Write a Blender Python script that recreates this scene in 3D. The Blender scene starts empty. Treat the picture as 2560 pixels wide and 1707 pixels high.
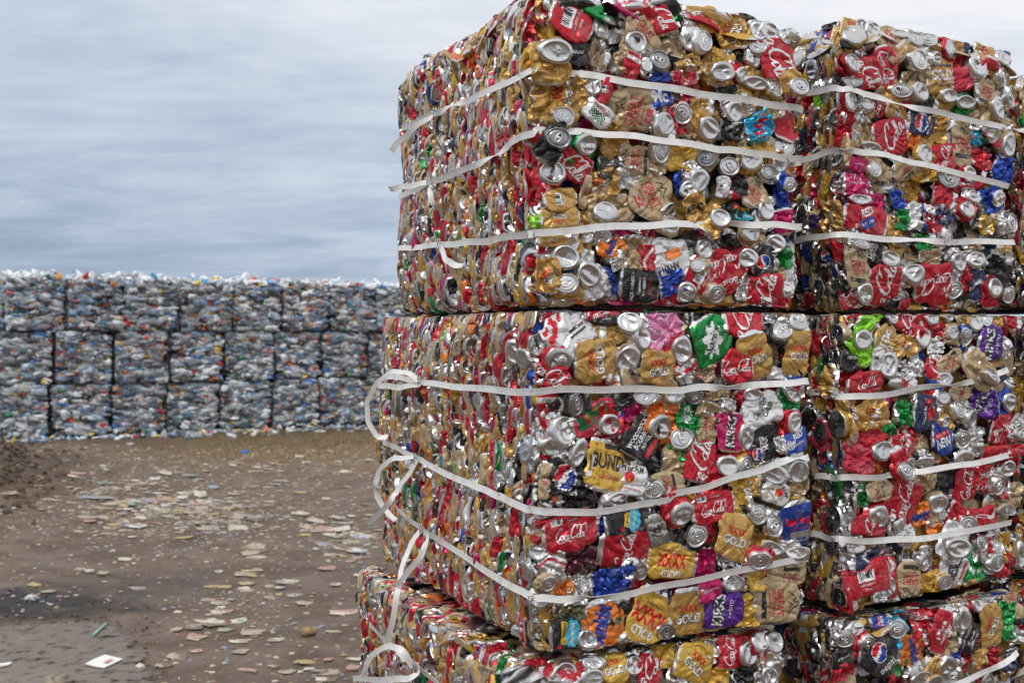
import bpy, bmesh, math
import numpy as np
from mathutils import Matrix, Vector

scn = bpy.context.scene
# ------------------------------------------------------------------ camera
F_PX, CX, CY, CAMZ = 2825.0, 1280.0, 853.5, 1.45
PITCH = math.atan(15.5 / F_PX)
cam_d = bpy.data.cameras.new("camera")
cam = bpy.data.objects.new("camera", cam_d)
scn.collection.objects.link(cam)
cam.location = (0, 0, CAMZ)
cam.rotation_euler = (math.pi / 2 - PITCH, 0, 0)
cam_d.sensor_width = 22.3
cam_d.lens = 22.3 * F_PX / 2560.0
cam_d.clip_start = 0.05
cam_d.clip_end = 3000
cam_d.dof.use_dof = True
cam_d.dof.focus_distance = 2.62
cam_d.dof.aperture_fstop = 4.0
scn.camera = cam

# ------------------------------------------------------------------ world / sun
SUN_EL, SUN_AZ = math.radians(52), math.radians(200)   # azimuth from +Y clockwise
w = bpy.data.worlds.new("World"); scn.world = w; w.use_nodes = True
nt = w.node_tree; nt.nodes.clear()
def nd(t, typ, **kw):
    n = t.nodes.new(typ)
    for k, v in kw.items(): setattr(n, k, v)
    return n
def math_n(t, op, a, b=None, clamp=False):
    n = nd(t, 'ShaderNodeMath', operation=op, use_clamp=clamp)
    for i, s in enumerate((a, b)):
        if s is None: continue
        if isinstance(s, (int, float)): n.inputs[i].default_value = s
        else: t.links.new(s, n.inputs[i])
    return n.outputs[0]
def ramp(t, fac, stops, interp='LINEAR'):
    n = nd(t, 'ShaderNodeValToRGB'); n.color_ramp.interpolation = interp
    els = n.color_ramp.elements
    while len(els) < len(stops): els.new(0.5)
    for e, (p, c) in zip(els, stops):
        e.position = p; e.color = (*c, 1) if len(c) == 3 else c
    t.links.new(fac, n.inputs[0]); return n.outputs[0]
def mixc(t, fac, a, b, mode='MIX'):
    n = nd(t, 'ShaderNodeMix', data_type='RGBA', blend_type=mode)
    for i, s in ((0, fac), (6, a), (7, b)):
        if isinstance(s, (int, float)): n.inputs[i].default_value = s
        elif isinstance(s, tuple): n.inputs[i].default_value = (*s, 1)
        else: t.links.new(s, n.inputs[i])
    return n.outputs[2]
tc = nd(nt, 'ShaderNodeTexCoord')
sep = nd(nt, 'ShaderNodeSeparateXYZ'); nt.links.new(tc.outputs['Generated'], sep.inputs[0])
zc = math_n(nt, 'MAXIMUM', sep.outputs[2], 0.0)
zd = math_n(nt, 'ADD', zc, 0.16)
cx = math_n(nt, 'DIVIDE', sep.outputs[0], zd)
cy = math_n(nt, 'DIVIDE', sep.outputs[1], zd)
comb = nd(nt, 'ShaderNodeCombineXYZ'); nt.links.new(cx, comb.inputs[0]); nt.links.new(cy, comb.inputs[1])
def noise(t, vec, scale, detail=5, rough=.55, dist=0.0, mscale=None, mrot=None):
    if mscale or mrot:
        mp = nd(t, 'ShaderNodeMapping')
        if mscale: mp.inputs['Scale'].default_value = mscale
        if mrot: mp.inputs['Rotation'].default_value = mrot
        t.links.new(vec, mp.inputs[0]); vec = mp.outputs[0]
    n = nd(t, 'ShaderNodeTexNoise')
    n.inputs['Scale'].default_value = scale; n.inputs['Detail'].default_value = detail
    n.inputs['Roughness'].default_value = rough; n.inputs['Distortion'].default_value = dist
    t.links.new(vec, n.inputs['Vector']); return n.outputs[0]
n3 = noise(nt, comb.outputs[0], 4.2, 6, .62, .9, (.7, 1.7, 1), (0, 0, .5))
n1 = noise(nt, comb.outputs[0], 0.55, 7, .58, 0.4, (1.0, 1.3, 1), (0, 0, .45))
n2 = noise(nt, comb.outputs[0], 1.8, 5, .6, 0.6, (.8, 1.6, 1), (0, 0, .4))
nn = math_n(nt, 'ADD', math_n(nt, 'ADD', math_n(nt, 'MULTIPLY', n1, .66), math_n(nt, 'MULTIPLY', n2, .5)), math_n(nt, 'ADD', math_n(nt, 'MULTIPLY', n3, .22), -.19))
# overcast brightens with elevation and towards the right, where the sun stands behind the cloud
lift = math_n(nt, 'ADD', math_n(nt, 'MULTIPLY', zc, 1.5), math_n(nt, 'MULTIPLY', sep.outputs[0], .22))
fac = math_n(nt, 'ADD', nn, math_n(nt, 'ADD', lift, 0.0))
cloud = ramp(nt, fac, [(0.32, (.28, .37, .52)), (0.50, (.41, .505, .65)), (0.66, (.57, .66, .79)),
                       (0.84, (.77, .83, .92)), (1.0, (.97, .98, 1.03))])
sky = nd(nt, 'ShaderNodeTexSky', sky_type='NISHITA')
sky.sun_disc = False; sky.sun_elevation = SUN_EL; sky.sun_rotation = SUN_AZ
bg1 = nd(nt, 'ShaderNodeBackground'); bg1.inputs[1].default_value = 0.05; nt.links.new(sky.outputs[0], bg1.inputs[0])
bg2 = nd(nt, 'ShaderNodeBackground'); bg2.inputs[1].default_value = 0.97; nt.links.new(cloud, bg2.inputs[0])
ms = nd(nt, 'ShaderNodeMixShader'); ms.inputs[0].default_value = 0.93
nt.links.new(bg1.outputs[0], ms.inputs[1]); nt.links.new(bg2.outputs[0], ms.inputs[2])
wo = nd(nt, 'ShaderNodeOutputWorld'); nt.links.new(ms.outputs[0], wo.inputs[0])

sd = bpy.data.lights.new("sun", 'SUN'); sd.energy = 1.5; sd.angle = math.radians(14); sd.color = (1.0, .96, .9)
sun = bpy.data.objects.new("sun", sd); scn.collection.objects.link(sun)
sdir = Vector((math.sin(SUN_AZ) * math.cos(SUN_EL), math.cos(SUN_AZ) * math.cos(SUN_EL), math.sin(SUN_EL)))
sun.rotation_euler = sdir.to_track_quat('Z', 'Y').to_euler()
vs = scn.view_settings
vs.view_transform = 'Standard'; vs.look = 'None'; vs.gamma = 1; vs.use_curve_mapping = False; vs.exposure = 0.0

# ------------------------------------------------------------------ helpers
COL = scn.collection
RNG = np.random.default_rng(7)
def ray(px, py):
    x = (px - CX) / F_PX; z = -(py - CY) / F_PX
    c, s = math.cos(PITCH), math.sin(PITCH)
    return np.array([x, c + z * s, -s + z * c])
CAM = np.array([0, 0, CAMZ])
def ground(px, py):
    d = ray(px, py); t = -CAMZ / d[2]; p = CAM + t * d
    return p[0], p[1]

def mkmesh(name, V, faces, cols=None, smooth=True, sharp=None):
    """faces: list of int arrays (n,3) or (n,4) or list of lists"""
    me = bpy.data.meshes.new(name)
    V = np.asarray(V, dtype=np.float32)
    loops, totals = [], []
    for f in faces:
        f = np.asarray(f)
        if f.size == 0: continue
        loops.append(f.reshape(-1)); totals.append(np.full(len(f), f.shape[1]))
    loops = np.concatenate(loops).astype(np.int32); totals = np.concatenate(totals).astype(np.int32)
    starts = np.concatenate([[0], np.cumsum(totals)[:-1]]).astype(np.int32)
    me.vertices.add(len(V)); me.vertices.foreach_set('co', V.reshape(-1))
    me.loops.add(len(loops)); me.loops.foreach_set('vertex_index', loops)
    me.polygons.add(len(totals)); me.polygons.foreach_set('loop_start', starts)
    me.polygons.foreach_set('loop_total', totals)
    me.polygons.foreach_set('use_smooth', np.full(len(totals), smooth))
    me.update(calc_edges=True)
    if cols is not None:
        a = me.color_attributes.new('Col', 'FLOAT_COLOR', 'POINT')
        a.data.foreach_set('color', np.asarray(cols, dtype=np.float32).reshape(-1))
    me.validate()
    if sharp: me.set_sharp_from_angle(angle=math.radians(sharp))
    return me
def link(name, me, mat=None, parent=None, M=None):
    o = bpy.data.objects.new(name, me); COL.objects.link(o)
    if mat is not None and me is not None and not me.materials: me.materials.append(mat)
    if parent is not None: o.parent = parent
    if M is not None: o.matrix_local = M
    return o
def tag(o, label=None, cat=None, group=None, kind=None):
    if label: o['label'] = label
    if cat: o['category'] = cat
    if group: o['group'] = group
    if kind: o['kind'] = kind
    return o

# ------------------------------------------------------------------ materials
def new_mat(name):
    m = bpy.data.materials.new(name); m.use_nodes = True
    t = m.node_tree; t.nodes.clear()
    p = nd(t, 'ShaderNodeBsdfPrincipled'); o = nd(t, 'ShaderNodeOutputMaterial')
    t.links.new(p.outputs[0], o.inputs[0]); return m, t, p
def bump(t, p, h, strength, dist):
    b = nd(t, 'ShaderNodeBump'); b.inputs['Strength'].default_value = strength; b.inputs['Distance'].default_value = dist
    t.links.new(h, b.inputs['Height']); t.links.new(b.outputs[0], p.inputs['Normal'])
def can_material():
    m, t, p = new_mat("printed_aluminium")
    at = nd(t, 'ShaderNodeAttribute', attribute_name='Col')
    tcn = nd(t, 'ShaderNodeTexCoord'); ob = tcn.outputs['Object']
    fine = noise(t, ob, 140, 4, .6)
    big = noise(t, ob, 28, 3, .6)
    vor = nd(t, 'ShaderNodeTexVoronoi', feature='DISTANCE_TO_EDGE'); vor.inputs['Scale'].default_value = 75
    vv = nd(t, 'ShaderNodeMix', data_type='VECTOR'); vv.inputs[0].default_value = .03
    t.links.new(ob, vv.inputs[4])
    nz = nd(t, 'ShaderNodeTexNoise'); nz.inputs['Scale'].default_value = 60; t.links.new(ob, nz.inputs['Vector'])
    t.links.new(nz.outputs['Color'], vv.inputs[5]); t.links.new(vv.outputs[1], vor.inputs['Vector'])
    crease = ramp(t, vor.outputs['Distance'], [(0.0, (1, 1, 1)), (0.035, (0, 0, 0))])
    wearn = ramp(t, big, [(0.56, (0, 0, 0)), (0.70, (1, 1, 1))])
    wear = math_n(t, 'MULTIPLY', crease, wearn, True)
    spk = ramp(t, fine, [(0.66, (0, 0, 0)), (0.72, (.7, .7, .7))])
    wear2 = math_n(t, 'MAXIMUM', math_n(t, 'MULTIPLY', wear, .75), math_n(t, 'MULTIPLY', spk, .6))
    # dust film: dull patches
    dust = ramp(t, noise(t, ob, 45, 4, .65), [(0.50, (0, 0, 0)), (0.80, (.38, .38, .38))])
    c1 = mixc(t, wear2, at.outputs['Color'], (.66, .66, .67))
    c2 = mixc(t, dust, c1, (.30, .265, .22))
    t.links.new(c2, p.inputs['Base Color'])
    met = math_n(t, 'SUBTRACT', math_n(t, 'MAXIMUM', at.outputs['Alpha'], wear2), math_n(t, 'MULTIPLY', dust, .9), True)
    t.links.new(met, p.inputs['Metallic'])
    ro = math_n(t, 'ADD', math_n(t, 'MULTIPLY', dust, .5), math_n(t, 'ADD', math_n(t, 'MULTIPLY', fine, .16), math_n(t, 'SUBTRACT', .32, math_n(t, 'MULTIPLY', at.outputs['Alpha'], .14))))
    t.links.new(ro, p.inputs['Roughness'])
    h = math_n(t, 'ADD', math_n(t, 'MULTIPLY', vor.outputs['Distance'], .8), math_n(t, 'MULTIPLY', noise(t, ob, 90, 3, .5), .6))
    bump(t, p, h, .35, .0026)
    bn = [n_ for n_ in t.nodes if n_.type == 'BUMP'][0]
    t.links.new(math_n(t, 'SUBTRACT', .62, math_n(t, 'MULTIPLY', at.outputs['Alpha'], .42)), bn.inputs['Strength'])
    return m
M_CAN = can_material()
def simple(name, col, rough, metal=0.0, nscale=30, namp=.15, bstr=.2, bdist=.002):
    m, t, p = new_mat(name)
    tcn = nd(t, 'ShaderNodeTexCoord')
    n = noise(t, tcn.outputs['Object'], nscale, 5, .6)
    dk = tuple(c * (1 - namp) for c in col); lt = tuple(min(1, c * (1 + namp)) for c in col)
    t.links.new(ramp(t, n, [(.3, dk), (.7, lt)]), p.inputs['Base Color'])
    p.inputs['Roughness'].default_value = rough; p.inputs['Metallic'].default_value = metal
    bump(t, p, n, bstr, bdist)
    return m
M_STRAP, t_, p_ = new_mat("woven_white_strap")
tcn = nd(t_, 'ShaderNodeTexCoord'); n_ = noise(t_, tcn.outputs['Object'], 35, 4, .6)
dirt_ = ramp(t_, noise(t_, tcn.outputs['Object'], 11, 6, .7), [(.55, (0, 0, 0)), (.72, (.55, .55, .55))])
t_.links.new(mixc(t_, dirt_, ramp(t_, n_, [(.3, (.66, .655, .63)), (.6, (.82, .815, .79))]), (.45, .39, .31)), p_.inputs['Base Color'])
p_.inputs['Roughness'].default_value = .38
p_.inputs['Subsurface Weight'].default_value = 0.0
bump(t_, p_, noise(t_, tcn.outputs['Object'], 300, 2, .5), .3, .0006)
M_WIRE = simple("galvanised_wire", (.5, .52, .5), .35, .9)
M_CORE = simple("shaded_metal_core", (.05, .045, .04), .6, .3, 60, .5, .6, .01)  # near-black colour paints the shade seen in gaps between cans

def attr_material(name, rough, bscale, bstr, bdist, dustc=None, spec=.5):
    m, t, p = new_mat(name)
    at = nd(t, 'ShaderNodeAttribute', attribute_name='Col')
    tcn = nd(t, 'ShaderNodeTexCoord'); n = noise(t, tcn.outputs['Object'], bscale, 4, .6)
    c = mixc(t, ramp(t, n, [(.38, (.0, .0, .0)), (.70, (.6, .6, .6))]), at.outputs['Color'], dustc) if dustc else at.outputs['Color']
    t.links.new(c, p.inputs['Base Color']); p.inputs['Roughness'].default_value = rough
    p.inputs['Specular IOR Level'].default_value = spec
    t.links.new(at.outputs['Alpha'], p.inputs['Metallic'])
    bump(t, p, n, bstr, bdist); return m
M_PET = attr_material("crushed_pet_plastic", .22, 30, .6, .02, None, .9)
M_SCRAP = attr_material("muddy_scrap", .65, 40, .5, .004, (.16, .12, .085), .3)

# ------------------------------------------------------------------ colours
def c4(r, g, b, m): return np.array([r, g, b, m])
PAL = {
 'r': c4(.50, .012, .028, .42), 'g': c4(.54, .32, .085, .40), 't': c4(.47, .35, .20, .25),
 'k': c4(.018, .018, .020, .30), 'b': c4(.025, .075, .40, .60), 'n': c4(.022, .035, .10, .4),
 'G': c4(.01, .27, .06, .60), 'l': c4(.25, .62, .03, .5), 'c': c4(.03, .40, .66, .65),
 'o': c4(.80, .22, .03, .55), 'm': c4(.52, .015, .13, .55), 'i': c4(.72, .25, .46, .4),
 'p': c4(.12, .03, .30, .55), 's': c4(.74, .735, .72, 1.0), 'w': c4(.76, .76, .75, .45),
 'y': c4(.62, .38, .055, .4), 'd': c4(.22, .15, .095, .1), 'u': c4(.09, .022, .035, .5),
 'e': c4(.10, .10, .10, .6), 'v': c4(.13, .14, .07, .7), 'q': c4(.55, .03, .07, .35),
 'h': c4(.36, .35, .33, .8),
}
SILV = PAL['s']
RANDCOL = list('rrrrrrrrrrrrrrrggggggggggggggggtttttttttttttkkkkkksswqqyyyyybnnGGouhdmvo')
RARE = list('plcmoi')

# ------------------------------------------------------------------ crushed can geometry
def tri(x): return 2 * np.abs(x / (2 * math.pi) - np.floor(x / (2 * math.pi) + .5)) * 2 - 1
def crumple(x, y, rng, amp, wl=(.016, .05), n=5):
    z = np.zeros_like(x)
    wx = x + .006 * np.sin(y * 90 + rng.uniform(0, 6)); wy = y + .006 * np.sin(x * 80 + rng.uniform(0, 6))
    for i in range(n):
        L = wl[0] * (wl[1] / wl[0]) ** (1 - i / max(1, n - 1)) * rng.uniform(.8, 1.25); a = rng.uniform(0, math.pi)
        ph = rng.uniform(0, 6.28)
        m = .5 + .5 * np.sin(wx * rng.uniform(20, 60) + wy * rng.uniform(20, 60) + ph * 3)
        z += tri((wx * math.cos(a) + wy * math.sin(a)) * 2 * math.pi / L + ph) * m * L / wl[1]
    return z * amp
def gridfaces(nx, ny, wrap):
    i = np.arange(nx if wrap else nx - 1); j = np.arange(ny - 1)
    I, J = np.meshgrid(i, j); I2 = (I + 1) % nx
    return np.stack([J * nx + I, J * nx + I2, (J + 1) * nx + I2, (J + 1) * nx + I], -1).reshape(-1, 4)
def panel(W, H, T, seed, nf=26, nt=22, crum=1.0, col=None, col2=None, style=0, lens=False):
    """flattened can body: tube squashed along z, axis along y. returns V, faces, cols, front-grid"""
    rng = np.random.default_rng(seed)
    nb = max(6, nf // 3)
    t = np.linspace(-1, 1, nt); p = rng.uniform(2.6, 6.5); mn = rng.uniform(.42, .8)
    hw = W / 2 * np.maximum((1 - np.abs(t) ** p * .995) ** (1 / p), mn)
    ph = rng.uniform(0, 6.28, 4)
    hw *= 1 + .05 * np.sin(t * 3 + ph[0]) + .035 * tri(t * 9 + ph[1])
    cxx = W * (.05 * np.sin(t * 2.3 + ph[2]) + .02 * tri(t * 7 + ph[3]))
    s = np.linspace(-1, 1, nf)
    S, TT = np.meshgrid(s, t)
    X = cxx[:, None] + hw[:, None] * S
    Y = TT * H / 2 * (1 - .06 * S ** 2 * rng.uniform(0, 1.5))
    endf = np.minimum(1, .45 + (1.6 if lens else 4) * (1 - np.abs(TT)))
    prof = (1 - np.abs(S) ** 6.5).clip(0) ** .6
    if lens: prof = (1 - np.abs(S) ** 1.7).clip(0)
    Z = T / 2 * prof * endf
    amp = .0038 * crum
    cr = crumple(X, Y, rng, amp, (.009, .042), 7) * (.35 + .65 * prof)
    Z = Z + cr
    # one or two hard folds
    for _ in range(rng.integers(2, 5)):
        a = rng.uniform(0, 3.14); d = X * math.cos(a) + Y * math.sin(a) - rng.uniform(-.02, .02)
        Z -= .008 * crum * np.exp(-np.abs(d) / .003) * prof * rng.uniform(.3, 1)
    X = X + crumple(Y, X, rng, .0012 * crum); Y = Y + crumple(X * 1.3, Y, rng, .0014 * crum)
    bend = rng.uniform(-.16, .10) * crum * (1.8 if lens else 1)
    Z += bend * np.abs(TT) ** 2 * H * .4
    # back
    sb = np.linspace(1, -1, nb + 2)[1:-1]
    SB, TB = np.meshgrid(sb, t)
    XB = cxx[:, None] + hw[:, None] * SB; YB = TB * H / 2
    ZB = -T / 2 * (1 - np.abs(SB) ** (1.7 if lens else 3)).clip(0) ** (1 if lens else .5) * np.minimum(1, .45 + 1.6 * (1 - np.abs(TB))) + bend * np.abs(TB) ** 2 * H * .4
    P = np.concatenate([np.stack([X, Y, Z], -1), np.stack([XB, YB, ZB], -1)], 1)
    n = nf + nb
    V = P.reshape(-1, 3); F = gridfaces(n, nt, True)
    caps = [np.arange(n)[::-1][None, :], (np.arange(n) + (nt - 1) * n)[None, :]]
    C = np.tile(col, (nt, n, 1)).astype(float)
    tt = np.linspace(-1, 1, nt)
    if col2 is not None:
        if style == 1: C[(tt > .35) & (tt < .62)] = col2
        elif style == 2:
            sw = .25 * np.sin(S * 3 + ph[0]); C[:, :nf][np.abs(TT - sw) < .1] = col2
        elif style == 3: C[:, :nf][S > .35] = col2
        elif style == 4: C[tt < -.35] = col2
    if lens and rng.random() < .18: C[:, :nf][np.abs(S) > .80] = SILV
    e = rng.uniform(.88, .97)
    C[np.abs(tt) > e] = SILV
    if rng.random() < .2: C[tt > .82] = SILV
    return V, [F] + caps, C.reshape(-1, 4), (np.stack([X, Y, Z], -1), hw, cxx)

def disc(w, h, kind, seed, col, dent=1.0, nr=32):
    """can end (base 'b', lid 'l', open lid 'o') facing +z with its coloured shoulder behind"""
    rng = np.random.default_rng(seed)
    if kind == 'b':
        prof = [(.0, -.085), (.14, -.084), (.28, -.080), (.42, -.070), (.55, -.052), (.66, -.024), (.72, .004), (.77, .018),
                (.82, .016), (.87, -.006), (.93, -.03), (.985, -.066), (1.0, -.10), (1.02, -.16), (1.08, -.30), (1.02, -.46)]
        ncol = 13
    else:
        prof = [(.0, .0), (.15, .0), (.30, .0), (.45, .0), (.58, .0), (.68, -.004), (.72, -.026), (.77, -.030), (.81, -.004),
                (.86, .034), (.91, .040), (.95, .028), (.965, -.01), (.98, -.05), (1.08, -.15), (1.14, -.26), (1.08, -.42)]
        ncol = 14
    r = np.array([a for a, _ in prof]); z = np.array([b for _, b in prof])
    D = min(w, h)
    th = np.linspace(0, 2 * math.pi, nr, endpoint=False)
    R, TH = np.meshgrid(r, th, indexing='ij')
    ell = 1 + .05 * np.sin(2 * TH + rng.uniform(0, 6)) + .03 * np.sin(3 * TH + rng.uniform(0, 6))
    ell = 1 + (ell - 1) * dent * np.minimum(1, R)
    X = R * np.cos(TH) * w / 2 * ell; Y = R * np.sin(TH) * h / 2 * ell
    Z = np.tile(z[:, None] * D, (1, nr)).astype(float)
    win = np.clip(1 - (R / .74) ** 4, 0, 1)
    if kind == 'b':
        for _ in range(rng.integers(1, 4)):
            a = rng.uniform(0, 6.28); d = (X * math.cos(a) + Y * math.sin(a)) / D - rng.uniform(-.16, .16)
            if rng.random() < .5: Z += win * np.maximum(0, .16 - np.abs(d)) * D * .55 * dent * rng.choice([-1, 1])
            else: Z += win * .10 * D * np.exp(-np.abs(d) / .05) * dent * rng.choice([1, .6])
        Z += win * crumple(X, Y, rng, .0012 * dent)
    else:
        Z += win * crumple(X, Y, rng, .0010 * dent)
    out = np.clip((R - .97) * 8, 0, 1)
    k = 1 + out * (.10 * tri(TH * 5 + rng.uniform(0, 6)) + .08 * tri(TH * 8 + rng.uniform(0, 6)))
    X *= k; Y *= k
    bend = rng.uniform(-1, 1) * .18 * dent; ba = rng.uniform(0, 3.14)
    dd = (X * math.cos(ba) + Y * math.sin(ba)); Z += bend * dd * dd / D * 1.6
    V = np.stack([X, Y, Z], -1).reshape(-1, 3)
    F = gridfaces(nr, len(r), True)
    C = np.tile(SILV, (len(r), nr, 1)).astype(float)
    C[:, :, :3] *= rng.uniform(.75, 1.0)
    if kind == 'o' and rng.random() < .5: C[:, :, :3] *= .55
    C[ncol:] = col
    Vs = V; Fs = [F]; Cs = C.reshape(-1, 4)
    if kind == 'o':                     # mouth opening: flat black patch, its inner shade put in as colour
        a0 = rng.uniform(0, 6.28)
        tt = np.linspace(0, 2 * math.pi, 14, endpoint=False)
        ox, oy = .36 * math.cos(a0), .36 * math.sin(a0)
        ex = .25 * np.cos(tt); ey = .17 * np.sin(tt)
        px = (ox + ex * math.cos(a0) - ey * math.sin(a0)) * w / 2; py = (oy + ex * math.sin(a0) + ey * math.cos(a0)) * h / 2
        pz = np.full(14, .012 * D)
        Vs = np.concatenate([Vs, np.stack([px, py, pz], -1)]); Fs.append((np.arange(14) + len(V))[None, :])
        Cs = np.concatenate([Cs, np.tile(c4(.004, .004, .004, 0), (14, 1))])
        return Vs, Fs, Cs, a0
    return Vs, Fs, Cs, rng.uniform(0, 6.28)

def tab(w, h, a0, seed):
    D = min(w, h); L, Wd = .27 * D, .145 * D
    n = 18; th = np.linspace(0, 2 * math.pi, n, endpoint=False)
    rings = []
    for (sx, z) in ((1.0, .006), (1.0, .045), (.80, .055), (.66, .042), (.62, .008)):
        x = np.cos(th) * L * (1 - (1 - sx) * .75) ; y = np.sin(th) * Wd * (1 - (1 - sx) * 1.25) * (1 + .12 * np.cos(th))
        rings.append(np.stack([x, y, np.full(n, z * D)], -1))
    V = np.concatenate(rings); F = gridfaces(n, 5, True)
    # cross bar with rivet
    Vb = []; Fb = []
    b = np.array([[-.06, -1], [.06, -1], [.06, 1], [-.06, 1]]) * [D, Wd * .8]
    base = len(V)
    V = np.concatenate([V, np.column_stack([b, np.full(4, .04 * D)])]); Fb.append([[base, base + 1, base + 2, base + 3]])
    rr = np.linspace(0, 2 * math.pi, 10, endpoint=False); base = len(V)
    V = np.concatenate([V, np.stack([np.cos(rr) * .055 * D, np.sin(rr) * .055 * D, np.full(10, .04 * D)], -1),
                        np.stack([np.cos(rr) * .045 * D, np.sin(rr) * .045 * D, np.full(10, .068 * D)], -1)])
    F2 = gridfaces(10, 2, True) + base
    cap = (np.arange(10) + base + 10)[None, :]
    V[:, 0] += .10 * D * 0
    c, s = math.cos(a0 + math.pi), math.sin(a0 + math.pi)
    V = np.column_stack([V[:, 0] * c - V[:, 1] * s, V[:, 0] * s + V[:, 1] * c, V[:, 2]])
    return V, [F, F2] + Fb + [cap], np.tile(c4(.74, .74, .75, 1), (len(V), 1))

# ------------------------------------------------------------------ lettering templates
_cut = .05
def text_tpl(txt, size=1.0, shear=0.0, offset=.012, space=1.0):
    cu = bpy.data.curves.new('tmp', 'FONT'); cu.body = txt; cu.size = size; cu.shear = shear
    cu.offset = offset * size; cu.align_x = 'CENTER'; cu.align_y = 'CENTER'; cu.resolution_u = 3; cu.space_character = space
    o = bpy.data.objects.new('tmp', cu); COL.objects.link(o)
    dg = bpy.context.evaluated_depsgraph_get(); dg.update()
    me = bpy.data.meshes.new_from_object(o.evaluated_get(dg))
    bm = bmesh.new(); bm.from_mesh(me)
    xs = [v.co.x for v in bm.verts]; ys = [v.co.y for v in bm.verts]
    for ax, lo, hi in ((0, min(xs), max(xs)), (1, min(ys), max(ys))):
        k = lo + _cut
        while k < hi:
            co = [0, 0, 0]; no = [0, 0, 0]; co[ax] = k; no[ax] = 1
            bmesh.ops.bisect_plane(bm, geom=bm.verts[:] + bm.edges[:] + bm.faces[:], plane_co=co, plane_no=no)
            k += _cut
    bmesh.ops.triangulate(bm, faces=bm.faces[:])
    bm.verts.index_update()
    V = np.array([(v.co.x, v.co.y) for v in bm.verts]); F = np.array([[v.index for v in f.verts] for f in bm.faces])
    bm.free(); bpy.data.objects.remove(o); bpy.data.curves.remove(cu); bpy.data.meshes.remove(me)
    return V, F
def stroke(pts, wd=.28, thin=.12, sub=6):
    P = np.array(pts, float); n = len(P)
    Q = []
    for i in range(n - 1):
        p0, p1, p2, p3 = P[max(i - 1, 0)], P[i], P[i + 1], P[min(i + 2, n - 1)]
        for k in range(sub):
            u = k / sub
            Q.append(.5 * ((2 * p1) + (-p0 + p2) * u + (2 * p0 - 5 * p1 + 4 * p2 - p3) * u * u + (-p0 + 3 * p1 - 3 * p2 + p3) * u ** 3))
    Q.append(P[-1]); Q = np.array(Q)
    d = np.gradient(Q, axis=0); d /= np.linalg.norm(d, axis=1)[:, None] + 1e-9
    nr = np.column_stack([-d[:, 1], d[:, 0]])
    ww = (thin + (wd - thin) * np.abs(d[:, 1]) ** 1.2) / 2
    e = np.linspace(0, 1, len(Q)); ww *= np.minimum(1, .4 + 6 * np.minimum(e, 1 - e))
    V = np.concatenate([Q + nr * ww[:, None], Q - nr * ww[:, None]]); m = len(Q); i = np.arange(m - 1)
    return V, np.stack([i, i + m, i + m + 1, i + 1], -1)
def script_tpl():
    S = []
    def C(ox, k, fl):
        S.append(stroke([(ox + 1.9 * k, 2.0 * k), (ox + 1.75 * k, 2.75 * k), (ox + 1.1 * k, 2.7 * k), (ox + .35 * k, 1.8 * k), (ox + .1 * k, .8 * k),
                         (ox + .5 * k, .1), (ox + 1.2 * k, .12), (ox + 1.8 * k, .7 * k)], .42, .16))
    def o_(ox): S.append(stroke([(ox + .45, 1.05), (ox + .1, .8), (ox + .1, .2), (ox + .45, .02), (ox + .8, .35), (ox + .75, .9), (ox + .45, 1.05), (ox + .9, .95)], .30, .13))
    def c_(ox): S.append(stroke([(ox + .75, .85), (ox + .5, 1.05), (ox + .12, .7), (ox + .15, .2), (ox + .5, .0), (ox + .95, .3)], .30, .13))
    def a_(ox):
        S.append(stroke([(ox + .7, .9), (ox + .4, 1.05), (ox + .08, .6), (ox + .2, .05), (ox + .5, .2), (ox + .78, .9)], .30, .13))
        S.append(stroke([(ox + .8, 1.05), (ox + .72, .3), (ox + .9, .0), (ox + 1.15, .25)], .30, .14))
    C(0, 1.0, 0); o_(1.75); c_(2.7); a_(3.5)
    S.append(stroke([(4.75, .75), (5.1, .75)], .3, .26))
    C(5.0, 1.05, 1); o_(6.9)
    S.append(stroke([(7.85, .3), (8.3, 1.5), (8.35, 2.5), (8.05, 2.55), (7.95, 1.5), (8.0, .2), (8.3, .0), (8.6, .3)], .32, .13))
    a_(8.55)
    S.append(stroke([(6.7, 2.0), (7.4, 2.95), (8.6, 2.75), (9.6, 3.1), (9.9, 2.6)], .24, .2))
    S.append(stroke([(.6, .0), (1.3, -.55), (2.4, -.45), (3.8, -.15), (5.0, -.65), (5.4, -.35)], .22, .2))
    Vs, Fs, b = [], [], 0
    for V, F in S: Vs.append(V); Fs.append(F + b); b += len(V)
    V = np.concatenate(Vs); V = V - [4.9, 1.1]; V[:, 0] += V[:, 1] * .28; V /= 9.8
    return V, np.concatenate(Fs)
def cells(x0, y0, x1, y1, nx, ny, fn):
    """patch of unshared quads coloured by fn(x,y)->c4 or None (unit square coordinates)"""
    V, F, C = [], [], []
    for j in range(ny):
        for i in range(nx):
            a, b = i / nx, (i + 1) / nx; c, d = j / ny, (j + 1) / ny
            col = fn((a + b) / 2, (c + d) / 2)
            if col is None: continue
            k = len(V)
            V += [(x0 + (x1 - x0) * a, y0 + (y1 - y0) * c), (x0 + (x1 - x0) * b, y0 + (y1 - y0) * c),
                  (x0 + (x1 - x0) * b, y0 + (y1 - y0) * d), (x0 + (x1 - x0) * a, y0 + (y1 - y0) * d)]
            F.append([k, k + 1, k + 2, k + 3]); C += [col] * 4
    return np.array(V), np.array(F), np.array(C)
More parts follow.
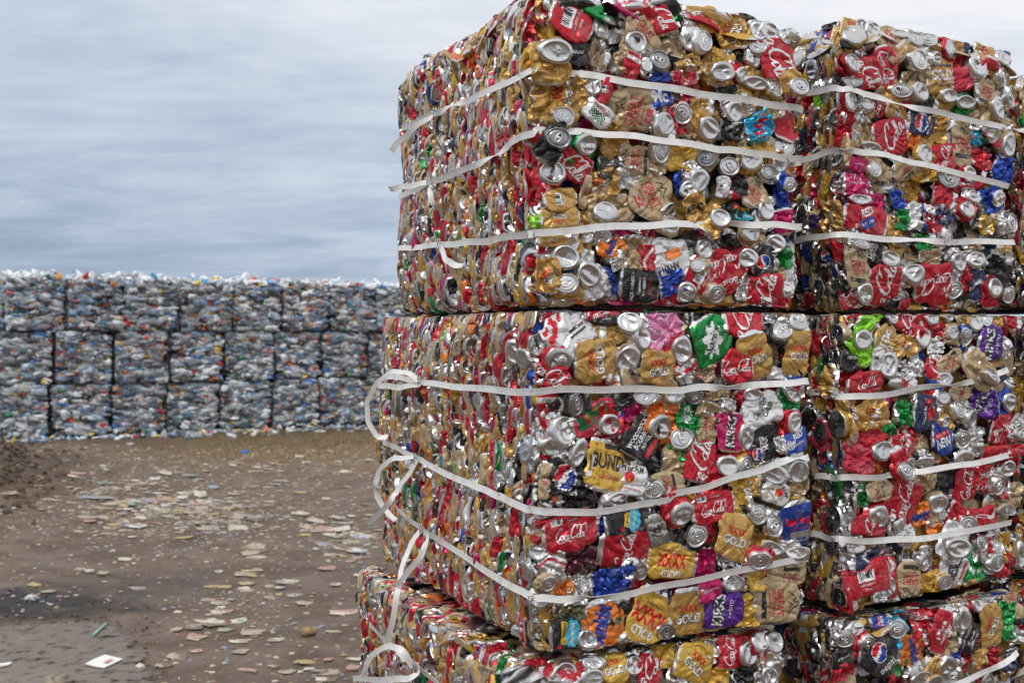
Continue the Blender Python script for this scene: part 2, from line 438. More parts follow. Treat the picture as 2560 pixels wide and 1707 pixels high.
INK = {'w': c4(.80, .80, .80, .25), 'r': c4(.50, .02, .03, .2), 'k': c4(.02, .02, .02, .1), 'R': c4(.65, .01, .02, .3),
       'b': c4(.02, .06, .35, .3), 'c': c4(.05, .45, .62, .3), 'y': c4(.75, .45, .03, .3), 'G': c4(.01, .12, .04, .3),
       'o': c4(.85, .25, .06, .3), 'g': c4(.5, .5, .5, .9), 'K': c4(.30, .03, .03, .1)}
_T = {}
def T(txt, **kw):
    k = (txt, tuple(sorted(kw.items())))
    if k not in _T: _T[k] = text_tpl(txt, **kw)
    return _T[k]
def piece(VF, col, x=0, y=0, sc=1, rot=0, stretch=(1, 1)):
    V, F = VF; a = math.radians(rot)
    P = V * sc * np.array(stretch)
    P = np.column_stack([P[:, 0] * math.cos(a) - P[:, 1] * math.sin(a) + x, P[:, 0] * math.sin(a) + P[:, 1] * math.cos(a) + y])
    return P, F, np.tile(INK[col] if isinstance(col, str) else col, (len(P), 1))
SCRIPT = script_tpl()
def fitw(VF): return VF[0][:, 0].max() - VF[0][:, 0].min()
def word(txt, col, x, y, width, rot=0, hs=1.0, **kw):
    VF = T(txt, **kw); s = width / fitw(VF)
    return piece(VF, col, x, y, s, rot, (1, hs))
def rect(x0, y0, x1, y1, col, n=8): return cells(x0, y0, x1, y1, n, max(1, int(n * abs(y1 - y0) / max(1e-6, abs(x1 - x0)))), lambda a, b: INK[col])
def barcode(x, y, w_, h_, bg='w', seed=1):
    rg = np.random.default_rng(seed); bars = rg.random(26) < .5
    return cells(x - w_ / 2, y - h_ / 2, x + w_ / 2, y + h_ / 2, 26, 4, lambda a, b: INK['k'] if bars[int(a * 26)] and .05 < a < .95 and b > .2 else INK[bg])
def ball(x, y, r_):
    def fn(a, b):
        X, Y = a * 2 - 1, b * 2 - 1
        if X * X + Y * Y > 1: return None
        if X * X + Y * Y > .86: return INK['w']
        wv = .22 * math.sin(X * 2.6) + .1
        if Y > wv + .14: return INK['R']
        if Y < wv - .20 + .15 * X: return INK['b']
        return INK['w']
    return cells(x - r_, y - r_, x + r_, y + r_, 18, 18, fn)
def oval(x, y, rx, ry, col):
    return cells(x - rx, y - ry, x + rx, y + ry, 14, 14, lambda a, b: INK[col] if (a * 2 - 1) ** 2 + (b * 2 - 1) ** 2 < 1 else None)
def star(x, y, r_, col):
    def fn(a, b):
        X, Y = a * 2 - 1, b * 2 - 1; t = math.atan2(Y, X)
        return INK[col] if math.hypot(X, Y * 1.0) < .62 + .34 * abs(math.cos(t * 4)) ** 2 else None
    return cells(x - r_ * .6, y - r_, x + r_ * .6, y + r_, 14, 20, fn)
def mountain(x, y, s):
    return [piece(stroke([(-1, -.3), (-.45, .35), (-.2, .1), (.1, .6), (.5, .05), (1, -.2)], .09, .07, 4), 'k', x, y, s),
            piece(stroke([(-.2, -.4), (.1, .05), (.25, -.15), (.6, -.4)], .08, .06, 4), 'k', x, y, s)]
def barb(): return barcode(0, 0, .5, .3)
DES = {   # every design in units where the can is about 1 wide
 'coke': lambda: [piece(SCRIPT, 'w', 0, 0, .98, 0, (1, 1.25))],
 'cokec': lambda: [piece(SCRIPT, 'w', -.02, -.05, .84, 0, (1, 1.25)), barcode(-.38, .30, .36, .16), word('CLASSIC', 'w', .43, .05, .22, 90), word('no caffeine', 'w', .12, .30, .28)],
 'cola': lambda: [piece(SCRIPT, 'w', -.25, 0, 1.7, 0, (1, 1.2))],
 'cocac': lambda: [piece(SCRIPT, 'w', .35, 0, 1.55, 0, (1, 1.2))],
 'boss': lambda: [piece(SCRIPT, 'w', -.02, -.16, .9, 0, (1, 1.2)), word('Boss', 'w', -.02, .26, .38)],
 'bar': lambda: [barcode(0, .12, .55, .3), word('INGREDIENTS', 'w', 0, -.12, .5), word('375mL', 'w', 0, -.25, .25)],
 'barc': lambda: [piece(SCRIPT, 'w', .15, -.28, .8, 0, (1, 1.2)), barcode(0, .25, .4, .26)],
 'xg': lambda: [word('XXXX', 'R', 0, .13, .50, 0, 1.3, offset=.03), word('GOLD', 'k', .008, -.128, .64, 0, 1.25, offset=.055), word('GOLD', 'w', 0, -.12, .64, 0, 1.25, offset=.03)],
 'xgb': lambda: [word('XXXX', 'R', 0, .13, .50, 0, 1.3, offset=.03), word('GOLD', 'w', 0, -.12, .64, 0, 1.25, offset=.03), barcode(.28, -.42, .25, .16, 'y')],
 'xxx': lambda: [word('XXXX', 'R', 0, -.05, .9, 0, 1.7, offset=.035), word('GOLD', 'w', 0, .33, .62, 0, 1.25, offset=.03), word('AUSTRALIAN MADE', 'k', 0, -.3, .5)],
 'gn': lambda: [word('GREAT', 'r', 0, .06, .62, 0, 1.3, offset=.02), word('NORTHERN', 'r', 0, -.10, .62, 0, 1.2), word('BREWING CO', 'r', 0, -.20, .50), rect(-.45, -.42, .45, -.30, 'k')] + mountain(.05, .36, .28),
 'gnr': lambda: [word('GREAT', 'r', 0, .0, .66, 0, 1.3, offset=.02), word('NORTHERN', 'r', 0, -.16, .66, 0, 1.2), word('BREWING CO', 'r', 0, -.27, .5), rect(-.6, -.50, .6, -.34, 'r'), word('ORIGINAL', 'w', 0, -.42, .55)] + mountain(.0, .28, .25),
 'gnb': lambda: [word('GREAT', 'K', -.12, .22, .62, 0, 1.3, offset=.02), word('NORTHERN', 'K', -.12, .06, .62, 0, 1.2), word('SUPER CRISP', 'w', -.1, -.12, .5), rect(-.42, -.18, .22, -.06, 'k'), barcode(.3, -.3, .28, .2, 'g')],
 'kirk': lambda: [rect(-.48, -.02, .48, .30, 'k', 14), word('KIRKS', 'w', 0, .14, .86, 0, 1.35, offset=.03), word('PASITO', 'w', .05, -.22, .5)],
 'kirkm': lambda: [rect(-.46, -.12, .46, .16, 'k', 14), word('KIRKS', 'w', 0, .02, .82, 0, 1.35, offset=.03)],
 'kirkk': lambda: [word('KIRKS', 'k', 0, .05, .8, 0, 1.4, offset=.04)],
 'sprite': lambda: [star(0, 0, .45, 'w'), word('Sprite', 'G', 0, 0, .62, 70, 1.2, offset=.03, shear=.25)],
 'pepsi': lambda: [ball(0, .05, .24), word('pepsi', 'w', .0, -.36, .5)],
 'pepsib': lambda: [ball(.0, .0, .36), word('MAX', 'w', 0, -.5, .35, offset=.03)],
 'max': lambda: [word('PEPSI', 'w', 0, .2, .55, offset=.02), word('MAX', 'w', 0, .04, .5, 0, 1.3, offset=.03)],
 'nos': lambda: [word('NO SUGAR', 'w', 0, .0, .8, offset=.02)],
 'nosc': lambda: [word('NO SUGAR', 'w', 0, .22, .6, offset=.02), piece(SCRIPT, 'w', 0, -.25, .9, 0, (1, 1.2))],
 'toh': lambda: [word('TOOHEYS', 'r', 0, .18, .8, 0, 1.2, offset=.02), cells(-.4, -.35, .4, .05, 10, 6, lambda a, b: INK['G'] if (int(a * 10) + int(b * 6)) % 2 else None)],
 'tnew': lambda: [rect(-.4, .02, .4, .2, 'R', 10), word('TOOHEYS', 'w', 0, .11, .66, offset=.02), word('NEW', 'w', 0, -.16, .75, 0, 1.3, offset=.03)],
 'mcd': lambda: [word('Mc', 'w', 0, .0, .8, 0, 1.2, offset=.04)],
 'bund': lambda: [word('Bundaberg', 'w', 0, .1, .9, 30, 1.2, shear=.4), word('RUM', 'w', .1, -.15, .3, 30)],
 'bundy': lambda: [word('BUNDY', 'k', .12, .08, .95, 0, 1.5, offset=.03), word('ORIGINAL', 'r', .10, -.22, .5), barcode(-.42, -.05, .2, .45), rect(-.1, .35, .5, .55, 'k')],
 'beam': lambda: [word('JIM BEAM', 'k', 0, .36, .9, 0, 1.2, offset=.02), oval(.0, .10, .16, .17, 'R'), star(0, -.02, .1, 'y'), word('BOURBON & COLA', 'r', 0, -.24, .9, offset=.01)],
 'jack': lambda: [word('JACK DANIEL\'S', 'w', 0, .30, .85, 0, 1.2, offset=.01), word('Tennessee', 'w', 0, .05, .5, shear=.3), word('WHISKEY', 'w', 0, -.12, .55, offset=.02), word('& COLA', 'R', 0, -.32, .5, offset=.02)],
 'wood': lambda: [word('WOODSTOCK', 'w', 0, .22, .95, 0, 1.3, offset=.03), word('BOURBON', 'w', 0, .04, .75, 0, 1.3, offset=.03), word('NO COLA', 'w', 0, -.12, .5, 0, 1.2, offset=.02), rect(-.6, -.42, .6, -.27, 'R', 10)],
 'club': lambda: [word('Canadian', 'k', 0, .12, .8, 0, 1.2, shear=.3, offset=.01), word('Club', 'k', .1, -.12, .5, 0, 1.3, shear=.3, offset=.01)],
 'schw': lambda: [oval(.1, -.2, .45, .25, 'c'), rect(-.2, .0, .45, .2, 'y', 10), word('Schweppes', 'k', .12, .1, .6, 0, 1.3, offset=.02), word('LEMONADE', 'w', .1, -.2, .62, 0, 1.3, offset=.01), oval(-.3, .25, .08, .09, 'R')],
 'sun': lambda: [word('Sunkist', 'b', 0, .05, .95, 0, 1.6, shear=.2, offset=.05), oval(.2, -.35, .1, .08, 'G')],
 'rb': lambda: [word('Red Bull', 'R', 0, .06, .75, 0, 1.3, offset=.04), word('ENERGY DRINK', 'R', 0, -.14, .5), rect(-.6, -.5, .6, -.22, 'g', 10)],
 'cream': lambda: [word('CREAMING SODA', 'w', 0, 0, .95, offset=.015)],
 'crs': lambda: [word('CREAMING SODA', 'w', 0, .1, .9, offset=.015)] + [piece(stroke([(-.3 + k * .2, .2), (-.2 + k * .2, .45)], .06, .06, 2), 'w') for k in range(4)],
 'hahn': lambda: [rect(-.15, -.05, .3, .2, 'o', 8), word('HAHN', 'k', -.1, -.25, .5, 0, 1.4, offset=.04)],
 'ten': lambda: [word('10c', 'k', 0, 0, .55, 0, 1.4, offset=.01)],
 'tenw': lambda: [word('10c', 'w', 0, 0, .7, 0, 1.4, offset=.04)],
 'orig': lambda: [word('GOLD', 'w', 0, .0, .8, 0, 1.3, offset=.04), word('ORIGINAL', 'k', 0, -.25, .7), rect(-.4, .25, .4, .32, 'k')],
 'vict': lambda: [rect(-.6, -.1, .6, .32, 'G', 12), word('VICTORIA', 'y', 0, .2, .7), word('BITTER', 'R', 0, .02, .6, offset=.02), word('FLAVOUR', 'w', 0, -.22, .5), barcode(.0, -.42, .5, .16)],
 'targ': lambda: [cells(-.75, 0, -.1, .55, 14, 12, lambda a, b: INK['R'] if .55 < math.hypot(a * 2 - 1, b * 2 - 1) < .95 or math.hypot(a * 2 - 1, b * 2 - 1) < .3 else None), barcode(.35, .25, .35, .22), rect(.0, -.05, .35, -.0, 'k'), rect(-.05, -.14, .35, -.1, 'k')],
 'win': lambda: [word('Win a', 'w', 0, .12, .6, 0, 1.3, offset=.03), word('holiday', 'w', 0, -.12, .6, 0, 1.2, offset=.02)],
 'bee': lambda: [word('BESIER', 'k', 0, 0, .9, 0, 1.6, offset=.05), rect(-.6, -.4, .6, -.33, 'R', 10), barcode(.1, .3, .6, .12)],
 'drop': lambda: [word('Drop', 'w', 0, .2, .6, 0, 1.2, shear=.3, offset=.03), word('Drop', 'w', 0, -.02, .6, 0, 1.2, shear=.3, offset=.03), word('BAROSSA', 'w', 0, -.22, .7)],
 'red': lambda: [word('RED', 'w', .1, .2, .5, 0, 1.3, offset=.04), rect(-.3, -.3, .3, .02, 'b', 10), word('NATION', 'w', 0, -.14, .5, offset=.03), barcode(.35, .35, .3, .12)],
 'dia': lambda: [word('COLD ROCK', 'w', 0, .1, .7), cells(-.15, -.25, .2, .0, 4, 4, lambda a, b: INK['R'])],
 'upg': lambda: [word('GRADE', 'w', 0, 0, .7, 0, 1.2, offset=.02)],
 'rum': lambda: [word('RUM', 'k', 0, 0, .8, 0, 1.4, offset=.04)],
 'wave': lambda: [piece(stroke([(-.8, -.1), (-.3, .2), (.1, .05), (.5, -.15), (.8, .15)], .16, .14, 5), 'w')],
 'seven': lambda: [word('XXX', 'R', 0, 0, .8, 0, 1.4, offset=.04)],
}
_D = {}
def design(name):
    if name not in _D:
        ps = DES[name](); Vs, Fq, Ft, Cs, b = [], [], [], [], 0
        for k, (V, F, C) in enumerate(ps):
            Vs.append(np.column_stack([V, np.full(len(V), k * .00012)])); Cs.append(C)
            (Fq if F.shape[1] == 4 else Ft).append(F + b); b += len(V)
        # order matters: words drawn over a box come later and sit a hair higher
        _D[name] = (np.concatenate(Vs), np.concatenate(Fq) if Fq else None, np.concatenate(Ft) if Ft else None, np.concatenate(Cs))
    return _D[name]
def lettering(name, grid, W, H, ang, unit):
    V, Fq, Ft, C = design(name)
    G, hw, cxx = grid; nt, nf = G.shape[:2]
    a = math.radians(ang)
    x = (V[:, 0] * math.cos(a) - V[:, 1] * math.sin(a)) * unit; y = (V[:, 0] * math.sin(a) + V[:, 1] * math.cos(a)) * unit
    t = y / (H / 2); tf = ((t + 1) / 2 * (nt - 1)); ok = (np.abs(t) < .93)
    tf = np.clip(tf, 0, nt - 1.001); j = tf.astype(int); fj = tf - j
    h_ = hw[j] * (1 - fj) + hw[j + 1] * fj; c_ = cxx[j] * (1 - fj) + cxx[j + 1] * fj
    s = (x - c_) / h_; ok &= np.abs(s) < .93
    sf = np.clip((s + 1) / 2 * (nf - 1), 0, nf - 1.001); i = sf.astype(int); fi = sf - i
    P = (G[j, i].T * (1 - fj) * (1 - fi) + G[j, i + 1].T * (1 - fj) * fi + G[j + 1, i].T * fj * (1 - fi) + G[j + 1, i + 1].T * fj * fi).T
    P = P.copy(); P[:, 2] += .0007 + V[:, 2]
    # worn print: drop pieces where the ink has rubbed off
    Fs = []
    for F in (Fq, Ft):
        if F is None: continue
        keep = ok[F].all(1)
        if keep.any(): Fs.append(F[keep])
    if not Fs: return None
    used = np.unique(np.concatenate([f.reshape(-1) for f in Fs])); mp = np.full(len(P), -1); mp[used] = np.arange(len(used))
    return P[used], [mp[f] for f in Fs], C[used]

# ------------------------------------------------------------------ building one can from a spec
def build_can(sp):
    """sp: dict(w,h,kind,col,lab,ang,seed,hi). returns list of (subname, V, faces, cols) in local frame (x right, y up, z out)"""
    rng = np.random.default_rng(sp['seed']); out = []
    w_, h_, k, col = sp['w'], sp['h'], sp['kind'], PAL[sp['col']]
    hi = sp.get('hi', True)
    if k in 'pcf':
        sw = w_ > h_; W, H = (h_, w_) if sw else (w_, h_)
        lab = sp.get('lab'); col2 = None; style = 0
        if not lab and rng.random() < .6:
            style = int(rng.integers(1, 5)); col2 = PAL[{'r': 'w', 'g': 'w', 't': 'k', 'k': 'w', 'b': 's', 's': 'r', 'w': 'b'}.get(sp['col'], 's')]
            if rng.random() < .25: col2 = SILV
        nf = int(np.clip(W / .0026, 14, 44)) if hi else 11; nt_ = int(np.clip(H / .0030, 14, 48)) if hi else 11
        crum = {'p': .55 if lab else .85, 'c': 1.8, 'f': .75}[k]
        Tk = rng.uniform(.009, .015) if k != 'f' else rng.uniform(.009, .017)
        V, F, C, G = panel(W, H, Tk, sp['seed'], nf, nt_, crum, col, col2, style, k == 'f')
        if lab and lab in ('gn', 'gnr', 'gnb', 'xg', 'xgb'): pass
        L = lettering(lab, G, W, H, sp.get('ang', 0) - (90 if sw else 0), min(W, H) * (1.0 if W / H > .6 else 1.05)) if lab else None
        def sw_(V):
            if not sw: return V
            return np.column_stack([-V[:, 1], V[:, 0], V[:, 2]])
        out.append(('body', sw_(V), F, C))
        if L is not None: out.append(('lettering', sw_(L[0]), L[1], L[2]))
    else:
        D = max(w_, h_)
        oa = rng.uniform(0, 6.28); 
        W = D * rng.uniform(1.05, 1.3); H = D * rng.uniform(1.2, 1.7)
        V, F, C, G = panel(W, H, .018, sp['seed'], 20 if hi else 10, 16 if hi else 9, 1.3, col, SILV if rng.random() < .12 else None, 1)
        c, s = math.cos(oa), math.sin(oa); off = D * rng.uniform(.1, .38)
        V = np.column_stack([V[:, 0] * c - V[:, 1] * s + off * math.sin(-oa), V[:, 0] * s + V[:, 1] * c + off * math.cos(oa), V[:, 2] - D * .30])
        out.append(('body', V, F, C))
        tx, ty = rng.uniform(-.35, .35, 2) * (1 if hi else 1.4)
        V, F, C, a0 = disc(w_, h_, k, sp['seed'] + 1, col, rng.uniform(.6, 1.5), 32 if hi else 16)
        R = np.array(Matrix.Rotation(tx, 3, 'X') @ Matrix.Rotation(ty, 3, 'Y'))
        out.append(('can_end', V @ R.T + [0, 0, .004], F, C))
        if k in 'lo':
            V, F, C = tab(w_, h_, a0, sp['seed'])
            out.append(('pull_tab', V @ R.T + [0, 0, .004], F, C))
    return out

# ------------------------------------------------------------------ the bales
def uvec(deg): a = math.radians(deg); return np.array([math.cos(a), math.sin(a), 0]), np.array([-math.sin(a), math.cos(a), 0])
class Bale:
    def __init__(s, key, x, y, z0, yaw, W, D, H):
        s.key = key; s.o = np.array([x, y, z0]); s.yaw = yaw; s.W, s.D, s.H = W, D, H
        s.seed_ph = sum(ord(ch) * 1.7 for ch in key); s.u, s.v = uvec(yaw); s.cans = []; s.straps = []
    def hit(s, px, py, face, out=0.0):
        d = ray(px, py); n, p0 = (s.v, s.o - s.v * out) if face == 'F' else (s.u, s.o - s.u * out)
        t = np.dot(p0 - CAM, n) / np.dot(d, n); P = CAM + t * d - s.o
        return np.array([P @ s.u, P @ s.v, P[2]]), t
YA, YB = 22.3, 31.1
uA, vA = uvec(YA); PA = np.array([.051, 2.40, 0])
def offA(a, b): q = PA + uA * a + vA * b; return q[0], q[1]
B = {
 'A2': Bale('A2', *offA(.0, .0), 1.512, YA, .665, 1.03, .705),
 'A1': Bale('A1', *offA(-.004, .0), .768, YA + .3, .690, 1.215, .743),
 'A0': Bale('A0', *offA(-.085, .01), .0, YA + .8, .73, 1.09, .757),
 'B2': Bale('B2', .823, 2.82, 1.512, YB, .67, 1.1, .722),
 'B1': Bale('B1', .828, 2.80, .768, YB - .5, .68, 1.1, .743),
 'B0': Bale('B0', .79, 2.77, .0, YB - 3, .69, 1.1, .757),
 'C2': Bale('C2', 1.455, 3.17, 1.527, YB + 2, .66, 1.1, .66),
 'C1': Bale('C1', 1.460, 3.15, .777, YB + 1, .67, 1.1, .735),
 'C0': Bale('C0', 1.445, 3.12, .0, YB, .67, 1.1, .765),
}
